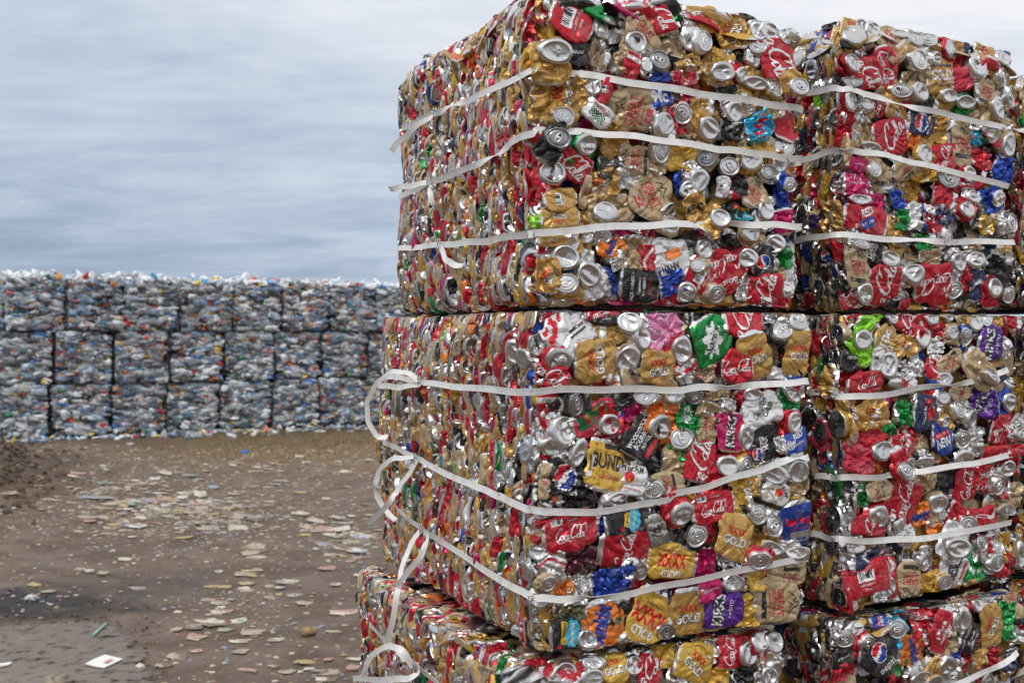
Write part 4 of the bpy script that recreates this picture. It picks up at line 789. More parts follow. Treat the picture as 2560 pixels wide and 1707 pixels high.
# random filling: behind the front faces, along the long sides and over the tops
sid = 100000
for key, b in B.items():
    rng = np.random.default_rng(int.from_bytes(key.encode(), 'big'))
    hand = key[0] in 'AB'
    def rc(): return RARE[rng.integers(6)] if rng.random() < .02 else RANDCOL[rng.integers(len(RANDCOL))]
    # front
    z = .035
    while z < b.H - .01:
        u_ = .02
        while u_ < b.W:
            sid += 1
            if key[1] == '2' and z > b.H - .05 - drop(key, u_): u_ += .058; continue
            kd = rng.choice(['c', 'p', 'b', 'l', 'c', 'f'])
            s_ = rng.uniform(.05, .062) if kd in 'bl' else rng.uniform(.06, .10)
            b.cans.append(dict(pri=0 if hand else .5, c=np.array([u_ + rng.uniform(-.012, .012), (.032 if hand else .0) + rng.uniform(-.004, .012), min(b.H - .02, z + rng.uniform(-.012, .012))]),
                               R=frame('F', rng.uniform(0, 360), *rng.uniform(-.35, .35, 2)), w=s_, h=s_ * rng.uniform(.9, 1.3), kind=kd, col=rc(), lab=None, ang=0, seed=sid, hi=not hand))
            u_ += .058
        z += .058
    # long side: flattened cans seen edge-on, pressed into upright slices
    maxd = b.D if key[0] == 'A' else .42
    v_ = .008
    while v_ < maxd:
        step = rng.uniform(.011, .018) * (1.2 if v_ < .3 else 1)
        z = rng.uniform(-.02, .03)
        lean = rng.uniform(-.12, .12)
        while z < b.H - .015:
            sid += 1
            near = np.exp(-v_ / .25)
            hh = rng.uniform(.036, .080) * (1.15 if v_ < .3 else 1); ww = rng.uniform(.040, .064)
            kd = rng.choice(['f', 'c', 'p', 'b', 'l'], p=[.60, .18, .05, .13, .04])
            zc_ = min(z + hh * .45, b.H - hh * .3)
            if kd in 'bl':
                r = frame('L', rng.uniform(0, 360)); yaw = rng.uniform(.7, 1.35)
                R = np.array(Matrix.Rotation(yaw, 3, 'Z')) @ frame('L', 0, rng.uniform(-.25, .25)) @ np.array(Matrix.Rotation(rng.uniform(0, 6.28), 3, 'Z'))
                w1 = rng.uniform(.050, .062)
                c = np.array([rng.uniform(.008, .022), v_, zc_])
                h1 = w1 * rng.uniform(.8, 1.05)
            else:
                # can normal roughly along the bale (v); turned a little to the outside
                yaw = rng.normal(1.36, .2) if kd == 'f' else rng.uniform(.75, 1.3)
                R = np.array(Matrix.Rotation(yaw, 3, 'Z')) @ frame('L', 0, rng.uniform(-.2, .2), 0) @ np.array(Matrix.Rotation(rng.normal(0, .30) + lean, 3, 'Z'))
                w1, h1 = ww, hh
                c = np.array([.5 * ww * abs(math.sin(yaw)) + rng.uniform(-.012, .016) + .004 * math.sin(v_ * 60), v_, zc_])
            front_clip = .03 if v_ < .03 else 0
            b.cans.append(dict(pri=.55 - v_ * .3 + (.1 if kd in 'bl' else 0) if key in ('A2', 'A1', 'A0') else .1, c=c + [0, front_clip * .3, 0], R=R, w=w1, h=h1, kind=kd, col=rc(), lab=None, ang=0, seed=sid, hi=v_ < .35))
            z += hh * rng.uniform(.6, .85)
        v_ += step
    # lowest course, pressed flat on its side along the seam
    if key[1] in '12':
        for face, lim in (('F', b.W), ('L', maxd)):
            a_ = .02
            while a_ < lim - .01:
                sid += 1; L = rng.uniform(.05, .09)
                c = np.array([a_, rng.uniform(.012, .022), rng.uniform(.008, .016)]) if face == 'F' else np.array([rng.uniform(.012, .024), a_, rng.uniform(.008, .016)])
                b.cans.append(dict(pri=0, c=c, R=frame(face, 90 + rng.normal(0, 10), rng.uniform(-.3, .3), rng.uniform(-.9, .9)), w=rng.uniform(.03, .045), h=L, kind=rng.choice(['f', 'c']), col=rc(), lab=None, ang=0, seed=sid, hi=False))
                a_ += L * (.7 if face == 'F' else .55)
    # top
    if key[1] == '2' or key in ('A0', 'B0'):
        for vv in np.arange(.015, (b.D if key[1] == '2' else .9), .062):
            for uu in np.arange(.02, b.W if key[1] == '2' else .16, .062):
                sid += 1
                if key[1] == '2' and uu > .16 and vv > .16: continue
                kd = rng.choice(['c', 'f', 'b', 'p', 'l'], p=[.35, .15, .2, .2, .1]); s_ = rng.uniform(.055, .06) if kd in 'bl' else rng.uniform(.07, .10)
                # top faces up; fold local z to +z
                Rz = np.array(Matrix.Rotation(rng.uniform(0, 6.28), 3, 'Z') @ Matrix.Rotation(rng.uniform(-.5, .5), 3, 'X') @ Matrix.Rotation(rng.uniform(-.5, .5), 3, 'Y'))
                c = np.array([uu + rng.uniform(-.02, .02), vv + rng.uniform(-.02, .02), b.H - .026 + rng.uniform(-.012, .010) - drop(key, uu)])
                b.cans.append(dict(pri=.4, c=c, R=Rz, w=s_, h=s_ * 1.25, kind=kd, col=rc(), lab=None, ang=0, seed=sid, hi=False))

# ------------------------------------------------------------------ straps
Z1, Z4, ZA, ZB, ZC, ZD = (960, 0, 3.92), (940, 380, 3.734), (1300, 0, 3.136), (1300, 380, 3.267), (1300, 740, 3.1365), (1300, 1200, 3.092)
ZE, ZF, ZG, ZH, Z6, Z7 = (1900, 0, 3.136), (1960, 480, 3.015), (1960, 900, 3.137), (1960, 1300, 3.853), (880, 740, 3.137), (860, 1200, 3.093)
def px_(z, *pts): return [(z[0] + x / z[2], z[1] + y / z[2]) for x, y in pts]
# each strap: (bale, [(face, pixel points, outward offset)], buckle pixel or None, [tails: (face, pts, offset list)])
STR = [
 ('A2', [('L', px_(Z1, (175, 1265), (340, 1185), (500, 1115), (700, 1030), (870, 965), (1150, 835), (1440, 705)), .022), ('F', px_(ZA, (150, 555), (300, 562), (600, 602), (1000, 668), (1400, 732), (1800, 792), (2040, 832)), .022)],
  px_(Z1, (500, 1110))[0], [('L', px_(Z1, (510, 1120), (350, 1215), (190, 1350), (70, 1480)), (.03, .05, .075, .10))]),
 ('A2', [('L', px_(Z4, (210, 425), (350, 362), (490, 290), (700, 215), (900, 130), (1150, 20)) + px_(Z1, (1250, 1390), (1450, 1310)), .022), ('F', px_(ZA, (150, 1025), (330, 1032), (600, 1046), (900, 1072), (1200, 1112), (1500, 1160), (1700, 1185), (1900, 1208), (2050, 1235)), .022)],
  px_(Z4, (492, 280))[0], [('L', px_(Z4, (500, 285), (350, 312), (220, 330), (125, 350)), (.03, .045, .06, .07)), ('L', px_(Z4, (500, 300), (500, 380), (530, 470), (575, 530)), (.032, .045, .04, .025))]),
 ('A2', [('L', px_(Z4, (195, 905), (350, 890), (590, 868), (800, 850), (1000, 832), (1250, 792), (1470, 757)), .022), ('F', px_(ZB, (60, 680), (150, 664), (600, 622), (1000, 600), (1320, 590), (1600, 588), (1900, 592), (2140, 600)), .022)],
  px_(Z4, (592, 860))[0], [('L', px_(Z4, (600, 880), (640, 980), (700, 1040), (810, 1065)), (.03, .04, .04, .028))]),
 ('A1', [('L', px_(Z6, (245, 625), (400, 645), (560, 680), (800, 705), (1100, 735), (1390, 752)), .022), ('F', px_(ZC, (110, 748), (400, 733), (800, 730), (1200, 735), (1450, 715), (1700, 712), (2100, 678)), .022)],
  px_(Z6, (530, 665))[0], [('L', px_(Z6, (540, 690), (400, 712), (280, 708), (180, 690)), (.03, .05, .07, .085)),
                           ('L', px_(Z6, (530, 660), (430, 605), (320, 595), (225, 655), (150, 760), (118, 860), (130, 980), (190, 1090), (280, 1108)), (.03, .05, .06, .07, .08, .085, .08, .06, .03))]),
 ('A1', [('L', px_(Z6, (240, 1145), (380, 1205), (500, 1270), (800, 1420), (1140, 1565)) + px_(Z7, (1200, 125), (1420, 222)), .022), ('F', px_(ZD, (95, 225), (350, 252), (700, 228), (1100, 160)) + px_(ZC, (1230, 1550), (1500, 1480), (1800, 1385), (2110, 1285)), .022)],
  px_(Z6, (500, 1275))[0], [('L', px_(Z6, (510, 1290), (420, 1430), (340, 1545)) + px_(Z7, (350, 170), (200, 330)), (.03, .05, .07, .09, .10)),
                            ('L', px_(Z6, (490, 1265), (390, 1268), (290, 1290), (210, 1380), (185, 1480)) + px_(Z7, (248, 80), (290, 190), (400, 310)), (.03, .05, .065, .075, .08, .075, .06, .03))]),
 ('A1', [('L', px_(Z7, (400, 205), (520, 320), (700, 440), (1050, 670), (1420, 890)), .022), ('F', px_(ZD, (90, 912), (250, 915), (500, 912), (820, 882), (1200, 800), (1600, 722), (1990, 640)), .022)],
  px_(Z7, (600, 375))[0], [('L', px_(Z7, (590, 390), (500, 530), (440, 720), (410, 900), (365, 1130), (335, 1320)), (.03, .06, .09, .11, .12, .12)),
                           ('L', px_(Z7, (615, 380), (640, 450), (600, 570), (480, 730), (400, 820)), (.03, .06, .08, .10, .11))]),
 ('A0', [('L', px_(Z7, (195, 1110), (320, 1240), (430, 1330), (560, 1440), (760, 1600)), .025)],
  px_(Z7, (548, 1440))[0], [('L', px_(Z7, (575, 1450), (560, 1500), (450, 1535), (250, 1540), (70, 1530)), (.03, .06, .08, .09, .10)),
                            ('L', px_(Z7, (540, 1440), (440, 1310), (350, 1285), (240, 1330), (160, 1460), (140, 1600)), (.03, .06, .07, .08, .09, .09))]),
 ('B2', [('L', px_(ZE, (210, 790), (400, 725), (560, 697)), .02), ('F', px_(ZE, (660, 697), (760, 712), (900, 762), (1200, 842), (1500, 905), (1900, 1000)), .022)], None, []),
 ('B2', [('L', px_(ZE, (225, 1290), (400, 1235), (560, 1190)), .02), ('F', px_(ZE, (660, 1182), (800, 1190), (1000, 1222), (1250, 1285), (1600, 1368), (1950, 1465)), .022)], None, []),
 ('B2', [('L', px_(ZF, (60, 375), (250, 338)), .02), ('F', px_(ZF, (440, 325), (800, 355), (1150, 372), (1450, 375), (1740, 375)), .022)], None, []),
 ('B1', [('L', px_(ZF, (190, 1505), (320, 1522)), .02), ('F', px_(ZF, (480, 1545), (800, 1520), (1100, 1465), (1390, 1437), (1690, 1335)), .022)], None, []),
 ('B1', [('L', px_(ZG, (240, 905), (360, 915)), .02), ('F', px_(ZG, (470, 922), (750, 915), (900, 893), (1300, 837), (1550, 795), (1830, 735)), .022)], None, []),
 ('B1', [('L', px_(ZG, (215, 1355), (330, 1388)), .02), ('F', px_(ZG, (430, 1405), (700, 1415), (1000, 1400), (1300, 1368), (1780, 1268)), .022)], None, []),
 ('B0', [('F', px_(ZH, (1500, 1620), (1730, 1550), (2100, 1385), (2250, 1270)), .03)], None, []),
 ('C1', [('L', px_(ZG, (1790, 822), (1900, 830)), .02)], None, []),
 ('C2', [('L', px_(ZE, (1930, 1010), (2100, 1020)), .02)], None, []),
 ('C0', [('L', px_(ZH, (2180, 1530), (2330, 1440)), .03)], None, []),
]
def smooth_pts(P, n=6):
    P = np.array(P); Q = []
    for i in range(len(P) - 1):
        p0, p1, p2, p3 = P[max(i - 1, 0)], P[i], P[i + 1], P[min(i + 2, len(P) - 1)]
        for k in range(n):
            u = k / n
            Q.append(.5 * ((2 * p1) + (-p0 + p2) * u + (2 * p0 - 5 * p1 + 4 * p2 - p3) * u * u + (-p0 + 3 * p1 - 3 * p2 + p3) * u ** 3))
    Q.append(P[-1]); return np.array(Q)
def ribbon(P, N, width=.0155, th=.0009, twist=0.0, seed=0, rough=1.0):
    """flat strap along P; N: outward normals"""
    rg = np.random.default_rng(seed); n = len(P)
    T_ = np.gradient(P, axis=0); T_ /= np.linalg.norm(T_, axis=1)[:, None] + 1e-12
    S = np.cross(T_, N); S /= np.linalg.norm(S, axis=1)[:, None] + 1e-12
    N2 = np.cross(S, T_)
    a = twist * np.linspace(-1, 1, n) + (.30 if rough else .12) * np.sin(np.linspace(0, 9, n) + rg.uniform(0, 6)) + rough * rg.choice([-1, 1]) * 1.25 * np.exp(-((np.arange(n) - n * rg.uniform(.15, .85)) / 2.2) ** 2)
    P = P + N2 * (rough * rg.normal(0, .0010, n))[:, None] + S * (.0016 * np.sin(np.arange(n) * .7 + rg.uniform(0, 6)))[:, None]
    D = S * np.cos(a)[:, None] + N2 * np.sin(a)[:, None]; E = np.cross(D, T_)
    h = width / 2
    rows = [P - D * h + E * th / 2, P - D * h * .33 + E * th * .1, P + D * h * .33 + E * th * .1, P + D * h + E * th / 2,
            P + D * h - E * th / 2, P - D * h - E * th / 2]
    m = len(rows); V = np.stack(rows, 1).reshape(-1, 3)
    return V, [gridfaces(m, n, True), np.arange(m)[::-1][None, :], (np.arange(m) + (n - 1) * m)[None, :]]
def wire_tube(P, r, n=8):
    P = np.array(P); T_ = np.gradient(P, axis=0); T_ /= np.linalg.norm(T_, axis=1)[:, None] + 1e-12
    up = np.array([.3, .2, .93]); S = np.cross(T_, up); S /= np.linalg.norm(S, axis=1)[:, None]; U = np.cross(S, T_)
    th = np.linspace(0, 2 * math.pi, n, endpoint=False)
    V = P[:, None, :] + r * (S[:, None, :] * np.cos(th)[None, :, None] + U[:, None, :] * np.sin(th)[None, :, None])
    return V.reshape(-1, 3), [gridfaces(n, len(P), True)]

LABELS = {
 'A2': "top left can bale, its corner cut off by the upper edge of the photo",
 'A1': "eye level left can bale with loose white strap loops curling off its long side",
 'A0': "bottom left can bale, jutting out sideways under the left stack",
 'B2': "top can bale right of the dark gap, against the sky",
 'B1': "eye level can bale right of the dark gap, under the top right bale",
 'B0': "bottom can bale right of the dark gap, with a red, white and blue ball",
 'C2': "top can bale showing only as a dark sliver at the right edge",
 'C1': "middle can bale showing only as a sliver at the right edge",
 'C0': "bottom can bale cut off by the lower right corner",
}
CNAME = {'r': 'red', 'g': 'gold', 't': 'tan', 'k': 'black', 'b': 'blue', 'n': 'navy', 'G': 'green', 'l': 'lime green', 'c': 'light blue', 'o': 'orange',
         'm': 'magenta', 'i': 'pink', 'p': 'purple', 's': 'silver', 'w': 'white', 'y': 'yellow gold', 'd': 'muddy brown', 'u': 'maroon', 'e': 'dark grey',
         'v': 'olive', 'q': 'faded red', 'h': 'dull silver'}
def press(P, b, hand):
    '''the baler's flat platens: whatever sticks out of the slab is squeezed back towards its faces'''
    P = P.copy()
    a = -.004 if not hand else (-.010 if hand == 1 else -.05)
    m = P[:, 0] < a; P[m, 0] = a + (P[m, 0] - a) * .22
    m = P[:, 0] > b.W + .004; P[m, 0] = b.W + .004 + (P[m, 0] - b.W - .004) * .3
    f = -.010 if not hand else (-.018 if hand == 1 else -.06)
    m = P[:, 1] < f; P[m, 1] = f + (P[m, 1] - f) * .3
    m = P[:, 1] > b.D; P[m, 1] = b.D + (P[m, 1] - b.D) * .2
    # rounded lower and upper edges
    z0 = .000; m = P[:, 2] < z0 + .015; P[m, 2] = z0 + .015 + (P[m, 2] - z0 - .015) * .5
    P[:, 2] = np.maximum(P[:, 2], -.005 + (P[:, 2] + .02) * .04)
    # the slab is not true: it bulges between the straps and its corners are rounded
    k = b.seed_ph; zz = P[:, 2] / b.H
    P[:, 0] -= np.exp(-np.maximum(P[:, 0], 0) / .12) * (.009 * np.sin(P[:, 1] * 9 + k) + .008 * np.sin(P[:, 2] * 13 + P[:, 1] * 4 + k * 2) - (.014 if b.key[1] == '2' else .006) * np.clip((.10 - zz) / .10, 0, 1) ** 2 - (.03 if b.key[1] == '2' else .016) * np.clip((zz - .9) / .1, 0, 1) ** 2 - .009 * np.clip((P[:, 1] - b.D + .12) / .12, 0, 1.3) ** 2)
    P[:, 1] -= np.exp(-np.maximum(P[:, 1] + .02, 0) / .12) * (.006 * np.sin(P[:, 0] * 11 + k) + .006 * np.sin(P[:, 2] * 14 + k * 2) - (.012 if b.key[1] == '2' else .004) * np.clip((.10 - zz) / .10, 0, 1) ** 2 - .012 * np.clip((zz - .9) / .1, 0, 1) ** 2)
    if b.key[1] != '2':
        h = b.H - .012; m = P[:, 2] > h; P[m, 2] = h + (P[m, 2] - h) * (.16 if b.key != 'A0' else .45)
    else:
        h = b.H + .004 - np.array([drop(b.key, u_) for u_ in P[:, 0]]) if b.key == 'A2' else np.full(len(P), b.H)
        m = P[:, 2] > h; P[m, 2] = h[m] + (P[m, 2] - h[m]) * .55
    return P
def box_core(b, inset):
    n = 14; Vs = []; Fs = []; base = 0
    lo = np.array([inset, inset, -.004 if b.key[1] != '0' else .01]); hi = np.array([b.W - inset, b.D - inset, b.H - inset * .8])
    bm = bmesh.new(); bmesh.ops.create_cube(bm, size=1)
    bmesh.ops.subdivide_edges(bm, edges=bm.edges[:], cuts=12, use_grid_fill=True)
    rg = np.random.default_rng(3)
    for v in bm.verts:
        p = (np.array(v.co) + .5) * (hi - lo) + lo
        if b.key == 'A2' and v.co.z > .2: p[2] -= drop('A2', p[0])
        v.co = p + rg.normal(0, .004, 3) * [1, 1, .3]
    me = bpy.data.meshes.new('core'); bm.to_mesh(me); bm.free(); return me
for key, b in B.items():
    root = bpy.data.objects.new('can_bale', None); COL.objects.link(root)
    root.empty_display_size = .1
    root.location = b.o; root.rotation_euler = (0, 0, math.radians(b.yaw))
    tag(root, LABELS[key], 'can bale', 'stacked bales of crushed cans')
    b.root = root
    co = link('packed_core', box_core(b, .045), M_CORE, root)
    b.cans.sort(key=lambda c: -c['pri'])
    nmax = 100 if key[0] in 'AB' else 60
    SV, SF, SC, base = [], {}, [], 0
    for i, sp in enumerate(b.cans):
        # keep loose corners inside the slab the press leaves
        parts = build_can(sp)
        R, c = sp['R'], sp['c']
        if i < nmax:
            M = Matrix.Identity(4)
            for a in range(3):
                for d_ in range(3): M[a][d_] = R[a, d_]
                M[a][3] = c[a]
            hd = sp.get('hand', False)
            pr = [(sn, (press(V @ R.T + c, b, hd) - c) @ R, F, C) for sn, V, F, C in parts]
            V, F, C = pr[0][1:]
            ob = link('crushed_can', mkmesh('crushed_can', V, F, C, True, 17), M_CAN, root, M)
            nm = CNAME[sp['col']]
            ob['label'] = nm + (' crushed can showing its round base' if sp['kind'] == 'b' else ' crushed can showing its lid and ring pull' if sp['kind'] in 'lo' else ' flattened can, printed side out' if sp.get('lab') else ' crumpled can')
            for sn, V, F, C in pr[1:]:
                link(sn, mkmesh(sn, V, F, C), M_CAN, ob)
        else:
            for sn, V, F, C in parts:
                SV.append(press(V @ R.T + c, b, sp.get('hand', False))); SC.append(C)
                for f in F:
                    f = np.asarray(f); SF.setdefault(f.shape[1], []).append(f + base)
                base += len(V)
    me = mkmesh('packed_cans', np.concatenate(SV), [np.concatenate(f) for f in SF.values()], np.concatenate(SC), True, 20)
    tag(link('packed_cans', me, M_CAN, root), None, None, None, 'stuff')
for si, (key, segs, buck, tails) in enumerate(STR):
    b = B[key]; P, N = [], []
    for face, pts, off in segs:
        for p in pts:
            q, _ = b.hit(p[0], p[1], face, off); P.append(q); N.append([0, -1, 0] if face == 'F' else [-1, 0, 0])
    if segs[-1][0] == 'F' and key[0] == 'A':      # on round the far corner
        zl = P[-1][2] + (P[-1][2] - P[-2][2]) * .1
        P += [np.array([b.W + .010, -.008, zl]), np.array([b.W + .016, .04, zl - .002]), np.array([b.W + .012, .25, zl])]; N += [[.7, -.7, 0], [1, -.1, 0], [1, 0, 0]]
    PP = smooth_pts(P, 6); NN = smooth_pts(N, 6); NN /= np.linalg.norm(NN, axis=1)[:, None]
    V, F = ribbon(PP, NN, seed=si)
    so = link('strap', mkmesh('strap', V, F, None, True, 40), M_STRAP, b.root)
    for ti, (face, pts, offs) in enumerate(tails):
        P = [b.hit(p[0], p[1], face, o_)[0] for p, o_ in zip(pts, offs)]
        PP = smooth_pts(P, 7)
        tc_ = CAM - b.o; tc_ = np.array([tc_ @ b.u, tc_ @ b.v, tc_[2]]) - PP.mean(0); n0 = tc_ / np.linalg.norm(tc_) + np.array([-.5, 0, .15])
        NN = np.tile(n0 / np.linalg.norm(n0), (len(PP), 1)).astype(float)
        V, F = ribbon(PP, NN, seed=si * 5 + ti, twist=.5, rough=0)
        link('strap_tail', mkmesh('strap_tail', V, F, None, True, 40), M_STRAP, so)
    if buck:
        q, _ = b.hit(buck[0], buck[1], 'L', .030)
        th = np.linspace(0, 2 * math.pi * 2.05, 46)
        P = np.stack([q[0] - .004 - .004 * np.cos(th), q[1] + .0045 * np.cos(th * .5) + .007 * np.sin(th) * .6, q[2] + .013 * np.sin(th)], -1)
        P = np.stack([np.full(46, q[0]) - .003 - .003 * np.sin(th * .5), q[1] + .006 * np.cos(th), q[2] + .014 * np.sin(th)], -1)
        V, F = wire_tube(P, .0013)
        link('buckle', mkmesh('buckle', V, F), M_WIRE, so)

# ------------------------------------------------------------------ ground
def height(x, y):
    h = .018 * np.sin(x * 1.1 + .5) * np.sin(y * .8) + .012 * np.sin(x * 3.1 + y * 1.7) + .006 * np.sin(x * 7.3 - y * 5.1) + .004 * np.sin(x * 17 + 3 * np.sin(y * 9)) * np.sin(y * 15)
    # rutted mound on the left
    rm = np.sqrt(((x + 5.9) / 1.5) ** 2 + ((y - 11.4) / 2.2) ** 2)
    h = h + .34 * np.exp(-rm ** 2) + .07 * np.exp(-rm ** 2 * .6) * np.sin(rm * 17 + .6 * np.sin(x * 9)) + .04 * np.exp(-rm ** 2) * np.sin(x * 13) * np.sin(y * 11)
    h = h + .006 * np.sin(x * 31 + 2 * np.sin(y * 13)) * np.sin(y * 27 + 3 * np.sin(x * 11))
    # shallow wheel ruts across the yard
    for r0 in (0.0, 1.5):
        d_ = x + 3.2 + r0 - .05 * (y - 9) ** 2 * .35; h = h - .022 * np.exp(-(d_ / .16) ** 2) + .012 * np.exp(-((np.abs(d_) - .26) / .08) ** 2)
    h = h - .03
    # keep it flat under the puddle and the can bales
    k = np.exp(-(((x + 2.05) / .9) ** 4 + ((y - 5.0) / .75) ** 4)); h = h * (1 - k) - .03 * k
    k = 1 / (1 + np.exp(-(x + .9) * 6)) * 1 / (1 + np.exp((y - 5) * 3)); h = h * (1 - k) - .005 * k
    return h
def axis(segs):
    out = []
    for a, b_, s in segs: out += list(np.arange(a, b_, s))
    return np.array(out)
xs = np.concatenate([-np.geomspace(400, 9.2, 14), np.arange(-9, 4, .075), np.geomspace(4.1, 400, 16)])
ys = np.concatenate([-np.geomspace(60, 1.2, 8), np.arange(-1, 2.5, .3), np.arange(2.5, 11, .06), np.arange(11, 20, .12), np.geomspace(20.2, 900, 18)])
XX, YY = np.meshgrid(xs, ys); ZZ = height(XX, YY)
me = mkmesh('ground', np.stack([XX, YY, ZZ], -1).reshape(-1, 3), [gridfaces(len(xs), len(ys), False)])
m, t, p = new_mat("damp_brown_mud")
tcn = nd(t, 'ShaderNodeTexCoord'); ob = tcn.outputs['Object']
a1 = noise(t, ob, .5, 5, .6, .5); a2 = noise(t, ob, 3.2, 6, .65, .3); a3 = noise(t, ob, 28, 5, .7)
base = mixc(t, ramp(t, a1, [(.38, (0, 0, 0)), (.64, (1, 1, 1))]), (.160, .108, .074), (.215, .150, .108))
base = mixc(t, ramp(t, a2, [(.42, (0, 0, 0)), (.66, (.75, .75, .75))]), base, (.090, .060, .040))
base = mixc(t, ramp(t, a3, [(.55, (0, 0, 0)), (.72, (.8, .8, .8))]), base, (.32, .255, .19))
sx = nd(t, 'ShaderNodeSeparateXYZ'); t.links.new(ob, sx.inputs[0])
# dark oily mud by the puddle: radial mask in the ground plane
def blob(cx_, cy_, rx, ry, lo=.5, hi=1.15):
    dx = math_n(t, 'DIVIDE', math_n(t, 'ADD', sx.outputs[0], -cx_), rx); dy = math_n(t, 'DIVIDE', math_n(t, 'ADD', sx.outputs[1], -cy_), ry)
    d = math_n(t, 'SQRT', math_n(t, 'ADD', math_n(t, 'MULTIPLY', dx, dx), math_n(t, 'MULTIPLY', dy, dy)))
    d = math_n(t, 'ADD', d, math_n(t, 'MULTIPLY', math_n(t, 'ADD', noise(t, ob, 4.5, 6, .7), -.5), 1.9))
    return ramp(t, d, [(lo, (1, 1, 1)), (hi, (0, 0, 0))])
dk1 = blob(-2.75, 6.15, .85, .48); base = mixc(t, dk1, base, (.022, .018, .017))
dk2 = blob(-2.25, 6.65, .75, .5, .35, 1.1); base = mixc(t, math_n(t, 'MULTIPLY', dk2, .6), base, (.055, .045, .038))
gr = blob(-1.9, 14.6, 3.9, 2.9, .35, 1.2)
base = mixc(t, math_n(t, 'MULTIPLY', gr, .8), base, (.215, .14, .055))
rt = blob(-5.5, 11.0, 1.6, 2.1, .5, 1.1); base = mixc(t, math_n(t, 'MULTIPLY', rt, .75), base, (.085, .055, .036))
t.links.new(base, p.inputs['Base Color'])
t.links.new(ramp(t, a2, [(.35, (.48, .48, .48)), (.65, (.85, .85, .85))]), p.inputs['Roughness'])
bump(t, p, math_n(t, 'ADD', math_n(t, 'MULTIPLY', a3, .5), a2), 1.0, .055)
tag(link('ground', me, m), "damp brown mud yard strewn with trampled scraps", 'ground', None, 'structure')
# puddle
gpud = [ground(*q) for q in [(-40, 1560), (60, 1545), (150, 1552), (215, 1548), (290, 1555), (312, 1580), (330, 1610), (352, 1650), (372, 1690), (400, 1740), (300, 1800), (120, 1830), (-60, 1800), (-160, 1700), (-120, 1620)]]
gp = np.array(gpud); cen = gp.mean(0); dv = gp - cen
pa = np.arctan2(dv[:, 1], dv[:, 0]); pr_ = np.hypot(dv[:, 0], dv[:, 1]); od = np.argsort(pa)
n = 120; th = np.linspace(-math.pi, math.pi, n, endpoint=False)
rad = np.interp(th, pa[od], pr_[od], period=2 * math.pi); rad = rad * (1 + .02 * np.sin(th * 13) + .015 * np.sin(th * 29 + 1))
dirs = np.column_stack([np.cos(th), np.sin(th)])
V = np.concatenate([np.column_stack([cen + dirs * (rad * k_)[:, None], np.full(n, -.011)]) for k_ in (1.08, .98, .86, .7)] + [[[cen[0], cen[1], -.011]]])
C = np.concatenate([np.tile((g_, g_, g_, 1), (n, 1)) for g_ in (0, .5, 1, 1)] + [[[1, 1, 1, 1]]])
i = np.arange(n); F1 = gridfaces(n, 4, True); F2 = np.stack([i + 3 * n, (i + 1) % n + 3 * n, np.full(n, 4 * n)], -1)
m, t, p = new_mat("muddy_puddle_water"); tcn = nd(t, 'ShaderNodeTexCoord')
a1 = noise(t, tcn.outputs['Object'], 3, 4, .6)
t.links.new(ramp(t, a1, [(.35, (.155, .112, .080)), (.7, (.20, .150, .112))]), p.inputs['Base Color'])
p.inputs['Roughness'].default_value = .22; p.inputs['Specular IOR Level'].default_value = .16
bump(t, p, noise(t, tcn.outputs['Object'], 14, 2, .5), .08, .01)
at = nd(t, 'ShaderNodeAttribute', attribute_name='Col')
ed = math_n(t, 'ADD', at.outputs['Fac'], math_n(t, 'MULTIPLY', math_n(t, 'ADD', noise(t, tcn.outputs['Object'], 16, 6, .7), -.5), 3.4))
t.links.new(ramp(t, ed, [(.30, (0, 0, 0)), (.95, (1, 1, 1))]), p.inputs['Alpha'])
tag(link('puddle', mkmesh('puddle', V, [F1, F2], C, False), m), "shallow brown puddle in the mud at lower left", 'puddle', None, 'structure')

# ------------------------------------------------------------------ plastic bottle bales behind
PETC = [(.42, .44, .46), (.31, .33, .36), (.18, .195, .21), (.58, .61, .63), (.07, .078, .088), (.34, .42, .50), (.17, .26, .38), (.70, .73, .75), (.05, .056, .065), (.22, .235, .25), (.30, .31, .315)]
ACC = [(.55, .03, .03), (.04, .18, .55), (.65, .45, .06), (.70, .16, .03), (.05, .30, .45), (.03, .25, .10), (.75, .75, .72), (.75, .55, .12), (.55, .04, .05), (.08, .30, .62), (.70, .30, .05)]
def blob_bottle(rng, L, r, sq, nr=9, nt_=6):
    t = np.linspace(-1, 1, nt_); th = np.linspace(0, 2 * math.pi, nr, endpoint=False)
    rad = r * np.array([.35, .9, 1, .95, .7, .28])[:nt_] * rng.uniform(.8, 1.15, nt_)
    TT, TH = np.meshgrid(t, th, indexing='ij'); R_ = rad[:, None] * rng.uniform(.72, 1.2, (nt_, nr))
    X = TT * L / 2 + rng.normal(0, .006, TT.shape); Y = R_ * np.cos(TH); Z = R_ * np.sin(TH) * sq
    V = np.stack([X, Y, Z], -1).reshape(-1, 3)
    return V, [gridfaces(nr, nt_, True), np.arange(nr)[::-1][None, :], (np.arange(nr) + (nt_ - 1) * nr)[None, :]]
def rot3(rng, a, b_, c): return np.array(Matrix.Rotation(rng.normal(0, a), 3, 'X') @ Matrix.Rotation(rng.normal(0, b_), 3, 'Y') @ Matrix.Rotation(rng.normal(0, c), 3, 'Z'))
class Acc:
    def __init__(s): s.V, s.F, s.C, s.b = [], {}, [], 0
    def add(s, V, F, col):
        s.V.append(V); s.C.append(np.tile(col, (len(V), 1)))
        for f in F:
            f = np.asarray(f); s.F.setdefault(f.shape[1], []).append(f + s.b)
        s.b += len(V)
    def mesh(s, name): return mkmesh(name, np.concatenate(s.V), [np.concatenate(f) for f in s.F.values()], np.concatenate(s.C), smooth=False)
BW, BD, BH = .77, 1.15, .755
